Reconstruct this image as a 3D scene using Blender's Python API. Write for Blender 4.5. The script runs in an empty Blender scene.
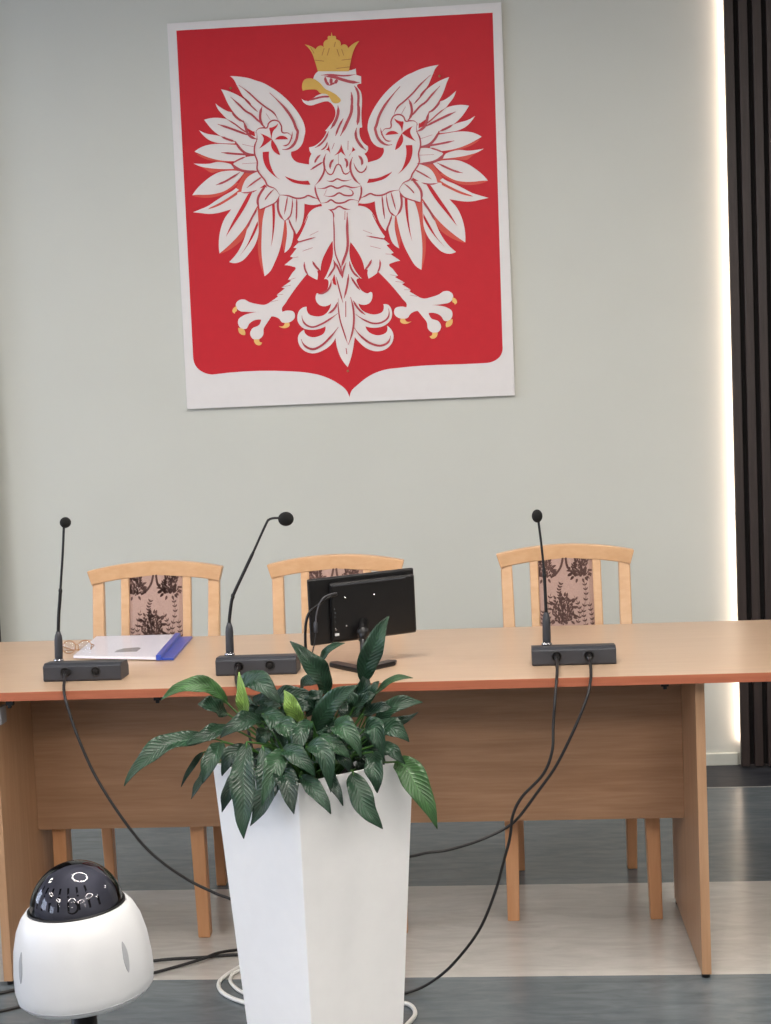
import bpy, bmesh, math, random
from mathutils import Vector, Matrix
from mathutils.geometry import tessellate_polygon

scene = bpy.context.scene
COL = scene.collection
rnd = random.Random(11)

# ------------------------------------------------------------------ camera
cam_d = bpy.data.cameras.new('camera')
cam = bpy.data.objects.new('camera', cam_d)
COL.objects.link(cam)
scene.camera = cam
yaw, pitch, roll = (math.radians(a) for a in (4.548, 4.357, 2.402))
fwd = Vector((-math.sin(yaw) * math.cos(pitch), math.cos(yaw) * math.cos(pitch), -math.sin(pitch)))
right = Vector((math.cos(yaw), math.sin(yaw), 0))
up = right.cross(fwd)
r2 = right * math.cos(roll) - up * math.sin(roll)
u2 = up * math.cos(roll) + right * math.sin(roll)
cam.matrix_world = Matrix(((r2.x, u2.x, -fwd.x, 0), (r2.y, u2.y, -fwd.y, 0), (r2.z, u2.z, -fwd.z, 1.4), (0, 0, 0, 1)))
cam_d.sensor_fit = 'VERTICAL'
cam_d.sensor_height = 24.0
cam_d.lens = 24.0 * 1430 / 1024
cam_d.clip_start = 0.05

# ------------------------------------------------------------------ light and exposure
RING_STRENGTH = 53.0
WINDOW_STRENGTH = 8.5
LED_STRENGTH = 13.0
world = bpy.data.worlds.new('world'); scene.world = world
world.use_nodes = True
world.node_tree.nodes['Background'].inputs[0].default_value = (0.75, 0.85, 1, 1)
world.node_tree.nodes['Background'].inputs[1].default_value = 0.5
vs = scene.view_settings
vs.view_transform = 'Standard'; vs.look = 'None'; vs.gamma = 1; vs.use_curve_mapping = False
vs.exposure = 0.0

# ------------------------------------------------------------------ materials
def lin(c):
    return tuple((v / 255 / 12.92 if v / 255 <= 0.04045 else ((v / 255 + 0.055) / 1.055) ** 2.4) for v in c) + (1,)

def newmat(name):
    m = bpy.data.materials.new(name); m.use_nodes = True
    nt = m.node_tree
    return m, nt, nt.nodes['Principled BSDF']

def N(nt, typ, **kw):
    n = nt.nodes.new(typ)
    for k, v in kw.items():
        if k.startswith('i_'):
            key = k[2:]
            n.inputs[int(key) if key.isdigit() else key.replace('_', ' ')].default_value = v
        else: setattr(n, k, v)
    return n

def plain(name, c, rough=.5, metal=0, spec=.5, var=.06, scale=30, coat=0, bump=0):
    m, nt, b = newmat(name)
    tc = N(nt, 'ShaderNodeTexCoord'); no = N(nt, 'ShaderNodeTexNoise', i_Scale=scale, i_Detail=3.0)
    nt.links.new(tc.outputs['Object'], no.inputs['Vector'])
    rp = N(nt, 'ShaderNodeValToRGB')
    L = lin(c)
    rp.color_ramp.elements[0].position = .3; rp.color_ramp.elements[1].position = .7
    rp.color_ramp.elements[0].color = tuple(v * (1 - var) for v in L[:3]) + (1,)
    rp.color_ramp.elements[1].color = tuple(min(1, v * (1 + var)) for v in L[:3]) + (1,)
    nt.links.new(no.outputs['Fac'], rp.inputs['Fac']); nt.links.new(rp.outputs['Color'], b.inputs['Base Color'])
    b.inputs['Roughness'].default_value = rough; b.inputs['Metallic'].default_value = metal
    b.inputs['Specular IOR Level'].default_value = spec; b.inputs['Coat Weight'].default_value = coat
    if bump:
        bp = N(nt, 'ShaderNodeBump', i_Strength=bump, i_Distance=.002)
        nt.links.new(no.outputs['Fac'], bp.inputs['Height']); nt.links.new(bp.outputs['Normal'], b.inputs['Normal'])
    return m

def emit(name, c, s):
    m, nt, b = newmat(name)
    b.inputs['Base Color'].default_value = (.8, .8, .8, 1)
    b.inputs['Emission Color'].default_value = lin(c); b.inputs['Emission Strength'].default_value = s
    return m

def wood(name, c1, c2, stretch=(1.2, 26, 26), rough=.35, scale=2.5, coat=0.0):
    m, nt, b = newmat(name)
    tc = N(nt, 'ShaderNodeTexCoord'); mp = N(nt, 'ShaderNodeMapping'); mp.inputs['Scale'].default_value = stretch
    nt.links.new(tc.outputs['Object'], mp.inputs['Vector'])
    n1 = N(nt, 'ShaderNodeTexNoise', i_Scale=scale, i_Detail=5.0, i_Roughness=.6, i_Distortion=.6)
    nt.links.new(mp.outputs['Vector'], n1.inputs['Vector'])
    n2 = N(nt, 'ShaderNodeTexNoise', i_Scale=scale * 5, i_Detail=2.0)
    nt.links.new(mp.outputs['Vector'], n2.inputs['Vector'])
    mx = N(nt, 'ShaderNodeMix', data_type='FLOAT'); mx.inputs[0].default_value = .3
    nt.links.new(n1.outputs['Fac'], mx.inputs[2]); nt.links.new(n2.outputs['Fac'], mx.inputs[3])
    rp = N(nt, 'ShaderNodeValToRGB')
    rp.color_ramp.elements[0].position = .35; rp.color_ramp.elements[1].position = .65
    rp.color_ramp.elements[0].color = lin(c2); rp.color_ramp.elements[1].color = lin(c1)
    nt.links.new(mx.outputs[0], rp.inputs['Fac']); nt.links.new(rp.outputs['Color'], b.inputs['Base Color'])
    b.inputs['Roughness'].default_value = rough; b.inputs['Coat Weight'].default_value = coat
    return m

M = {}
M['wall'] = plain('wall_paint', (204, 206, 198), .75, var=.012, scale=3)
M['skirt'] = plain('skirting_paint', (206, 208, 198), .45, var=.01)
M['ceiling'] = plain('ceiling_paint', (72, 72, 74), .9)
M['other_wall'] = plain('hall_paint', (150, 146, 140), .85)
M['slat'] = wood('dark_walnut', (52, 40, 37), (36, 27, 25), (30, 30, 1.2), .5)
M['slat_back'] = plain('black_felt', (12, 9, 9), .95)
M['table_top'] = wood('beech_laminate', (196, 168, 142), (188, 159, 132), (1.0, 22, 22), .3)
M['table_edge'] = wood('beech_edging', (174, 103, 74), (160, 90, 63), (1.0, 30, 30), .42)
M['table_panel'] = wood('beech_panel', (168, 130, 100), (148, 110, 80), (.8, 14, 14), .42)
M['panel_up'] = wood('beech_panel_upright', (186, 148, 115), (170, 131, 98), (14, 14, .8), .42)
M['chair_wood'] = wood('beech_wood', (206, 168, 130), (196, 156, 116), (4, 8, 8), .35)
M['chair_leg'] = wood('beech_leg', (206, 154, 112), (194, 140, 96), (12, 12, 1.0), .35)
M['cloth'] = plain('rose_beige_brocade', (168, 140, 129), .85, var=.08, scale=260, bump=.3)
M['motif'] = plain('brown_brocade_motif', (92, 66, 60), .8, var=.15, scale=200)
M['mic'] = plain('anthracite_plastic', (50, 52, 58), .5, var=.05, scale=60)
M['black'] = plain('black_plastic', (18, 18, 20), .45)
M['foam'] = plain('black_foam', (14, 14, 14), .95, var=.4, scale=500, bump=.6)
M['gloss'] = plain('black_gloss', (14, 13, 14), .35, coat=.05)
M['chrome'] = plain('chrome', (215, 215, 220), .2, metal=1)
M['dgrey'] = plain('dark_grey_rubber', (78, 78, 82), .5)
M['turret'] = plain('grey_turret_plastic', (120, 122, 130), .5)
M['cable'] = plain('black_rubber', (24, 23, 24), .5)
M['wcable'] = plain('white_rubber', (225, 225, 220), .4)
M['planter'] = plain('white_lacquer', (242, 241, 240), .3, var=.01)
M['soil'] = plain('dark_soil', (34, 28, 24), .95, var=.5, scale=80, bump=1)
M['white_pl'] = plain('white_plastic', (208, 209, 211), .35, var=.01)
M['grey_pl'] = plain('grey_plastic', (158, 160, 164), .5)
M['paper'] = plain('paper', (240, 239, 246), .35, var=.015)
M['ink'] = plain('grey_print', (150, 150, 152), .5, var=.35, scale=90)
M['blue'] = plain('blue_plastic', (46, 74, 170), .3)
M['board'] = plain('white_board', (226, 223, 222), .45, var=.01)
M['red'] = plain('emblem_red', (199, 35, 47), .55, spec=.25, var=.02)
M['ewhite'] = plain('emblem_white', (228, 222, 220), .5, var=.01)
M['orange'] = plain('emblem_orange', (212, 74, 58), .5, var=.02)
M['eline'] = plain('emblem_line', (180, 58, 70), .5)
M['gold'] = plain('emblem_gold', (218, 172, 74), .5, var=.04)
M['goldline'] = plain('emblem_gold_line', (176, 112, 44), .5)
M['talon'] = plain('emblem_talon', (240, 190, 110), .5)
M['stem'] = plain('plant_stem', (70, 112, 50), .45)
M['brass'] = plain('brass_wire', (176, 128, 84), .3, metal=.8)
M['window'] = emit('window_daylight', (214, 228, 255), WINDOW_STRENGTH)
M['ring'] = emit('lamp_diffuser', (255, 248, 240), RING_STRENGTH)
M['led'] = emit('led_tape', (255, 226, 206), LED_STRENGTH)

def glassy(name, tint, fac, rough=0.0):
    m, nt, b = newmat(name)
    nt.nodes.remove(b)
    tr = N(nt, 'ShaderNodeBsdfTransparent'); tr.inputs[0].default_value = tint
    gl = N(nt, 'ShaderNodeBsdfGlossy'); gl.inputs['Roughness'].default_value = rough
    fr = N(nt, 'ShaderNodeFresnel', i_IOR=1.5)
    mx = N(nt, 'ShaderNodeMixShader')
    if fac is None: nt.links.new(fr.outputs[0], mx.inputs[0])
    else: mx.inputs[0].default_value = fac
    nt.links.new(tr.outputs[0], mx.inputs[1]); nt.links.new(gl.outputs[0], mx.inputs[2])
    nt.links.new(mx.outputs[0], nt.nodes['Material Output'].inputs[0])
    return m
M['dome'] = glassy('smoked_acrylic', (.56, .56, .61, 1), None, .035)
M['sleeve'] = glassy('clear_film', (.97, .97, .98, 1), .07, .12)

def floor_mat():
    m, nt, b = newmat('linoleum_floor')
    tc = N(nt, 'ShaderNodeTexCoord'); sp = N(nt, 'ShaderNodeSeparateXYZ')
    nt.links.new(tc.outputs['Object'], sp.inputs[0])
    mp = N(nt, 'ShaderNodeMapping'); mp.inputs['Scale'].default_value = (2.2, 9, 1)
    nt.links.new(tc.outputs['Object'], mp.inputs['Vector'])
    no = N(nt, 'ShaderNodeTexNoise', i_Scale=3.0, i_Detail=7.0, i_Roughness=.65, i_Distortion=.8)
    nt.links.new(mp.outputs['Vector'], no.inputs['Vector'])
    def ramp(c1, c2, p0=.35, p1=.68):
        r = N(nt, 'ShaderNodeValToRGB')
        r.color_ramp.elements[0].position = p0; r.color_ramp.elements[1].position = p1
        r.color_ramp.elements[0].color = lin(c1); r.color_ramp.elements[1].color = lin(c2)
        nt.links.new(no.outputs['Fac'], r.inputs['Fac']); return r
    grey = ramp((88, 96, 100), (108, 115, 120)); pale = ramp((182, 178, 172), (198, 194, 188)); slate = ramp((34, 36, 42), (62, 64, 70))
    def cmp(op, v):
        n = N(nt, 'ShaderNodeMath', operation=op); n.inputs[1].default_value = v
        nt.links.new(sp.outputs['Y'], n.inputs[0]); return n
    def mul(a, c):
        n = N(nt, 'ShaderNodeMath', operation='MULTIPLY'); nt.links.new(a.outputs[0], n.inputs[0]); nt.links.new(c.outputs[0], n.inputs[1]); return n
    stripe = mul(cmp('GREATER_THAN', 3.385), cmp('LESS_THAN', 4.043))
    far = cmp('GREATER_THAN', 5.026); seam = mul(cmp('GREATER_THAN', 5.018), cmp('LESS_THAN', 5.03))
    cur = grey.outputs['Color']
    for f, c in ((stripe, pale.outputs['Color']), (far, slate.outputs['Color']), (seam, lin((150, 150, 148)))):
        x = N(nt, 'ShaderNodeMix', data_type='RGBA')
        nt.links.new(f.outputs[0], x.inputs[0]); nt.links.new(cur, x.inputs[6])
        if isinstance(c, tuple): x.inputs[7].default_value = c
        else: nt.links.new(c, x.inputs[7])
        cur = x.outputs[2]
    nt.links.new(cur, b.inputs['Base Color'])
    rg = N(nt, 'ShaderNodeMath', operation='MULTIPLY_ADD'); rg.inputs[1].default_value = .35; rg.inputs[2].default_value = .2
    nt.links.new(far.outputs[0], rg.inputs[0]); nt.links.new(rg.outputs[0], b.inputs['Roughness'])
    b.inputs['Specular IOR Level'].default_value = .4
    wv = N(nt, 'ShaderNodeTexNoise', i_Scale=6.0, i_Detail=2.0); nt.links.new(tc.outputs['Object'], wv.inputs['Vector'])
    bp = N(nt, 'ShaderNodeBump', i_Strength=.06, i_Distance=.02)
    nt.links.new(wv.outputs['Fac'], bp.inputs['Height']); nt.links.new(bp.outputs['Normal'], b.inputs['Normal'])
    return m
M['floor'] = floor_mat()

def leaf_mat():
    m, nt, b = newmat('peace_lily_leaf')
    uv = N(nt, 'ShaderNodeUVMap'); uv.uv_map = 'UVMap'
    sp = N(nt, 'ShaderNodeSeparateXYZ'); nt.links.new(uv.outputs[0], sp.inputs[0])
    def mth(op, a, c=None, cc=None):
        n = N(nt, 'ShaderNodeMath', operation=op)
        for i, v in enumerate((a, c, cc)):
            if v is None: continue
            if isinstance(v, (int, float)): n.inputs[i].default_value = v
            else: nt.links.new(v, n.inputs[i])
        return n.outputs[0]
    av = mth('ABSOLUTE', sp.outputs['Y'])
    ph = mth('MULTIPLY', mth('SUBTRACT', sp.outputs['X'], mth('MULTIPLY', av, .30)), 62.0)
    ve = mth('POWER', mth('MULTIPLY_ADD', mth('SINE', ph), .5, .5), 3.0)
    rib = mth('LESS_THAN', av, .05)
    at = N(nt, 'ShaderNodeAttribute'); at.attribute_name = 'tint'
    r = N(nt, 'ShaderNodeValToRGB'); e = r.color_ramp.elements
    e[0].position = 0; e[0].color = lin((18, 38, 28)); e[1].position = 1; e[1].color = lin((122, 158, 62))
    x = e.new(.35); x.color = lin((35, 68, 46)); x = e.new(.65); x.color = lin((62, 104, 52))
    nt.links.new(at.outputs['Fac'], r.inputs['Fac'])
    no = N(nt, 'ShaderNodeTexNoise', i_Scale=28.0, i_Detail=3.0); tc = N(nt, 'ShaderNodeTexCoord'); nt.links.new(tc.outputs['Object'], no.inputs['Vector'])
    hs = N(nt, 'ShaderNodeHueSaturation'); nt.links.new(r.outputs['Color'], hs.inputs['Color'])
    hs.inputs['Saturation'].default_value = .92
    val = mth('ADD', mth('MULTIPLY', ve, .32), mth('MULTIPLY_ADD', no.outputs['Fac'], 1.3, .12))
    val = mth('ADD', val, mth('MULTIPLY', rib, .4))
    nt.links.new(val, hs.inputs['Value']); nt.links.new(hs.outputs['Color'], b.inputs['Base Color'])
    b.inputs['Roughness'].default_value = .34
    bp = N(nt, 'ShaderNodeBump', i_Strength=.5, i_Distance=.002)
    nt.links.new(ve, bp.inputs['Height']); nt.links.new(bp.outputs['Normal'], b.inputs['Normal'])
    return m
M['leaf'] = leaf_mat()

# ------------------------------------------------------------------ builders
class MB:
    """collects shapes into one mesh"""
    def __init__(s): s.v = []; s.f = []; s.mi = []; s.sm = []
    def add(s, vs_, fs, mi=0, smooth=False):
        o = len(s.v); s.v += [tuple(v) for v in vs_]
        for f in fs: s.f.append(tuple(i + o for i in f)); s.mi.append(mi); s.sm.append(smooth)
        return s
    def box(s, x0, x1, y0, y1, z0, z1, mi=0, mat=None):
        P = [Vector((x, y, z)) for z in (z0, z1) for y in (y0, y1) for x in (x0, x1)]
        if mat is not None: P = [mat @ p for p in P]
        return s.add(P, [(0, 2, 3, 1), (4, 5, 7, 6), (0, 1, 5, 4), (2, 6, 7, 3), (0, 4, 6, 2), (1, 3, 7, 5)], mi)
    def prism(s, poly, a, b, axis='z', mi=0, mat=None):
        """poly of 2D points extruded from a to b along axis"""
        def P(p, h):
            v = {'z': (p[0], p[1], h), 'y': (p[0], h, p[1]), 'x': (h, p[0], p[1])}[axis]
            v = Vector(v); return mat @ v if mat is not None else v
        n = len(poly)
        vv = [P(p, a) for p in poly] + [P(p, b) for p in poly]
        tri = tessellate_polygon([[Vector((p[0], p[1], 0)) for p in poly]])
        fs = [tuple(t) for t in tri] + [tuple(i + n for i in reversed(t)) for t in tri]
        fs += [(i, (i + 1) % n, (i + 1) % n + n, i + n) for i in range(n)]
        return s.add(vv, fs, mi)
    def flat(s, poly, h, mi=0):
        """filled outline facing -y at y = h (local x,z)"""
        tri = tessellate_polygon([[Vector((p[0], p[1], 0)) for p in poly]])
        fs = []
        for t in tri:
            a, b_, c = (poly[i] for i in t)
            cr = (b_[0] - a[0]) * (c[1] - a[1]) - (b_[1] - a[1]) * (c[0] - a[0])
            fs.append(tuple(t) if cr > 0 else tuple(reversed(t)))
        return s.add([(p[0], h, p[1]) for p in poly], fs, mi)
    def lathe(s, prof, n=32, mat=None, mi=0, smooth=True):
        """profile [(r, z)] about z"""
        vv = []; fs = []
        for r, z in prof:
            for i in range(n):
                a = 2 * math.pi * i / n; p = Vector((r * math.cos(a), r * math.sin(a), z))
                vv.append(mat @ p if mat is not None else p)
        for k in range(len(prof) - 1):
            for i in range(n):
                j = (i + 1) % n
                fs.append((k * n + i, k * n + j, (k + 1) * n + j, (k + 1) * n + i))
        if prof[0][0] > 1e-6: fs.append(tuple(reversed(range(n))))
        if prof[-1][0] > 1e-6: fs.append(tuple(range((len(prof) - 1) * n, len(prof) * n)))
        return s.add(vv, fs, mi, smooth)
    def tube(s, pts, r, n=10, mi=0, cap=True):
        pts = [Vector(p) for p in pts]; rs = r if isinstance(r, (list, tuple)) else [r] * len(pts)
        vv = []; fs = []; up_ = None
        for i, p in enumerate(pts):
            t = (pts[min(i + 1, len(pts) - 1)] - pts[max(i - 1, 0)]).normalized()
            if up_ is None:
                up_ = Vector((0, 0, 1)) if abs(t.z) < .9 else Vector((1, 0, 0))
            a = t.cross(up_).normalized(); b_ = a.cross(t).normalized(); up_ = b_
            for k in range(n):
                an = 2 * math.pi * k / n
                vv.append(p + (a * math.cos(an) + b_ * math.sin(an)) * rs[i])
        for i in range(len(pts) - 1):
            for k in range(n):
                j = (k + 1) % n
                fs.append((i * n + k, i * n + j, (i + 1) * n + j, (i + 1) * n + k))
        if cap: fs += [tuple(reversed(range(n))), tuple(range((len(pts) - 1) * n, len(pts) * n))]
        return s.add(vv, fs, mi, True)
    def ball(s, c, rx, ry=None, rz=None, mi=0, n=20):
        ry = ry or rx; rz = rz or rx
        m = Matrix.Translation(c) @ Matrix.Diagonal((rx, ry, rz, 1))
        pr = [(math.sin(math.pi * i / n), -math.cos(math.pi * i / n)) for i in range(n + 1)]
        pr[0] = (0, -1); pr[-1] = (0, 1)
        return s.lathe(pr, n, m, mi)
    def build(s, name, mats, parent=None, bevel=0, seg=2, loc=None, rz=0):
        me = bpy.data.meshes.new(name); me.from_pydata(s.v, [], s.f)
        for m in (mats if isinstance(mats, (list, tuple)) else [mats]): me.materials.append(m)
        me.polygons.foreach_set('material_index', s.mi); me.polygons.foreach_set('use_smooth', s.sm)
        bm = bmesh.new(); bm.from_mesh(me)
        bmesh.ops.remove_doubles(bm, verts=bm.verts, dist=1e-6)
        if not getattr(s, 'open', False): bmesh.ops.recalc_face_normals(bm, faces=bm.faces)
        bm.to_mesh(me); bm.free(); me.update()
        o = bpy.data.objects.new(name, me); COL.objects.link(o); o.parent = parent
        if loc is not None: o.location = loc
        o.rotation_euler.z = rz
        if bevel:
            b = o.modifiers.new('bevel', 'BEVEL'); b.width = bevel; b.segments = seg; b.limit_method = 'ANGLE'; b.angle_limit = .6
        return o

def thing(name, label, cat, loc=(0, 0, 0), rz=0, group=None):
    o = bpy.data.objects.new(name, None); COL.objects.link(o); o.empty_display_size = .1
    o.location = loc; o.rotation_euler.z = rz
    return tag(o, label, cat, group)
def tag(o, label, cat, group=None):
    o['label'] = label; o['category'] = cat
    if group: o['group'] = group
    return o
def struct(o): o['kind'] = 'structure'; return o

def spline(pts, n=6, closed=False):
    """Catmull-Rom through points (any dimension)"""
    P = [Vector(p) for p in pts]; out = []; m = len(P)
    for i in range(m if closed else m - 1):
        if closed: a, b, c, d = P[i - 1], P[i], P[(i + 1) % m], P[(i + 2) % m]
        else:
            b, c = P[i], P[i + 1]; a = P[i - 1] if i else b * 2 - c; d = P[i + 2] if i + 2 < m else c * 2 - b
        for k in range(n):
            t = k / n
            out.append(.5 * ((2 * b) + (c - a) * t + (2 * a - 5 * b + 4 * c - d) * t * t + (3 * b - a - 3 * c + d) * t ** 3))
    if not closed: out.append(P[-1])
    return out

def cable(name, pts, r, mat, label=None, parent=None, cat='cable', group=None, n=7):
    o = MB().tube(spline(pts, n), r, 8).build(name, mat, parent)
    if label: tag(o, label, cat, group)
    return o

# ------------------------------------------------------------------ room shell
X0, X1, Y0, YW, ZC = -6.0, 6.0, -7.0, 5.335, 3.3
struct(MB().box(X0, X1, Y0, YW, -.1, 0).build('floor', M['floor']))
struct(MB().box(X0, X1, Y0, YW, ZC, ZC + .1).build('ceiling', M['ceiling']))
struct(MB().box(X0, X1, YW, YW + .15, -.1, ZC + .1).build('wall_back', M['wall']))
struct(MB().box(X0, X1, Y0 - .15, Y0, -.1, ZC + .1).build('wall_front', M['other_wall']))
struct(MB().box(X1, X1 + .15, Y0 - .15, YW + .15, -.1, ZC + .1).build('wall_right', M['other_wall']))
# left wall with three window openings
WIN = [(-4.2, -2.2), (-.6, 1.2), (2.4, 4.0)]
mb = MB(); ys = [Y0 - .15] + [v for w in WIN for v in w] + [YW + .15]
for i in range(0, len(ys), 2): mb.box(X0 - .15, X0, ys[i], ys[i + 1], -.1, ZC + .1)
for a, b in WIN:
    mb.box(X0 - .15, X0, a, b, -.1, .9); mb.box(X0 - .15, X0, a, b, 2.7, ZC + .1)
struct(mb.build('wall_left', M['other_wall']))
for i, (a, b) in enumerate(WIN):
    fr = MB()
    for q in (a, (a + b) / 2 - .025, b - .05): fr.box(X0 - .1, X0 - .04, q, q + .05, .9, 2.7)
    for z in (.9, 1.75, 2.65): fr.box(X0 - .1, X0 - .04, a, b, z, z + .05)
    o = struct(fr.build('window_%d' % (i + 1), M['white_pl']))
    MB().box(X0 - .12, X0 - .11, a, b, .9, 2.7).build('pane', M['window'], o)
struct(MB().box(-1.905, .856, YW - .014, YW, 0, .047).build('baseboard_back', M['skirt'], bevel=.003))

# slatted wall panels either side
def slat_panel(xa, xb, label, led):
    t = thing('slat_wall_panel', label, 'wall panel', (xa, YW, 0), group='dark slatted wall panels')
    w = xb - xa
    MB().box(.004, w - .012, -.045, -.03, .012, 3.28).build('backing', M['slat_back'], t)
    b = MB()
    for x in (.12, w - .16):
        b.box(x, x + .04, -.03, 0, .012, 3.28)
    b.build('batten', M['slat_back'], t)
    n = int(w / .0487)
    for i in range(n):
        x = i * .0487 if led else w - .0307 - i * .0487
        MB().box(x, x + .0307, -.068, -.045, .01, 3.285).build('slat', M['slat'], t, bevel=.0015)
    if led:
        MB().box(.010, .016, -.026, -.006, .09, 3.28).build('led_strip', M['led'], t)
    return t
slat_panel(.8585, 2.14, 'dark walnut slatted wall panel with glowing light strip along its left edge', True)
slat_panel(-3.12, -1.915, 'dark slatted wall panel at the far left edge without a glowing strip', False)

# ring lamps under the ceiling
def ring_lamp(x, y, R, w, label):
    t = thing('ring_lamp', label, 'ceiling lamp', (x, y, ZC), group='ring lamps under the ceiling')
    pr = MB(); n = 48
    for nm, (ra, rb, z0, z1, m) in dict(housing=(R - w, R + w, -.16, -.08, M['white_pl']), diffuser=(R - w * .85, R + w * .85, -.168, -.16, M['ring'])).items():
        b = MB(); vv = []; fs = []
        for r, z in ((ra, z0), (rb, z0), (rb, z1), (ra, z1)):
            for i in range(n): a = 2 * math.pi * i / n; vv.append((r * math.cos(a), r * math.sin(a), z))
        for k in range(4):
            for i in range(n):
                j = (i + 1) % n; k2 = (k + 1) % 4
                fs.append((k * n + i, k * n + j, k2 * n + j, k2 * n + i))
        b.add(vv, fs, 0, False); b.build(nm, m, t)
    for i in range(3):
        a = 2 * math.pi * i / 3
        MB().tube([(R * math.cos(a), R * math.sin(a), -.08), (R * math.cos(a), R * math.sin(a), 0)], .004, 6).build('hanger', M['chrome'], t)
ring_lamp(-.32, 2.36, .62, .07, 'large ring lamp hanging over the planter')
for x, y, lb in ((-3.6, 3.1, 'small ring lamp by the left window near the far wall'), (-3.9, .6, 'small ring lamp left of the planter'), (3.6, 1.15, 'small ring lamp right of the planter'),
                 (3.4, 4.2, 'small ring lamp near the right slatted panel'), (-3.8, -3.6, 'small ring lamp at the rear left of the hall'), (3.8, -3.6, 'small ring lamp at the rear right of the hall')):
    ring_lamp(x, y, .33, .06, lb)
ring_lamp(-.3, -1.6, .62, .07, 'large fill ring lamp added in the middle of the hall')  # unseen lamp added behind the camera as fill light
ring_lamp(2.1, .2, .62, .07, 'large ring lamp added to the right to brighten the planter')  # added to brighten the planter's right face and the wall
ring_lamp(-3.0, -1.4, .45, .07, 'medium ring lamp added left of the hall middle for extra light')  # added for more light on wall and upright faces, out of view
ring_lamp(1.5, -1.7, .62, .07, 'large extra ring lamp added behind and right of the hall middle')  # extra unseen lamp, put in to lift the planter's right face
ring_lamp(-.3, -4.8, .62, .07, 'large fill ring lamp added at the rear of the hall')  # added far behind the camera, only to fill the room with light

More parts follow.
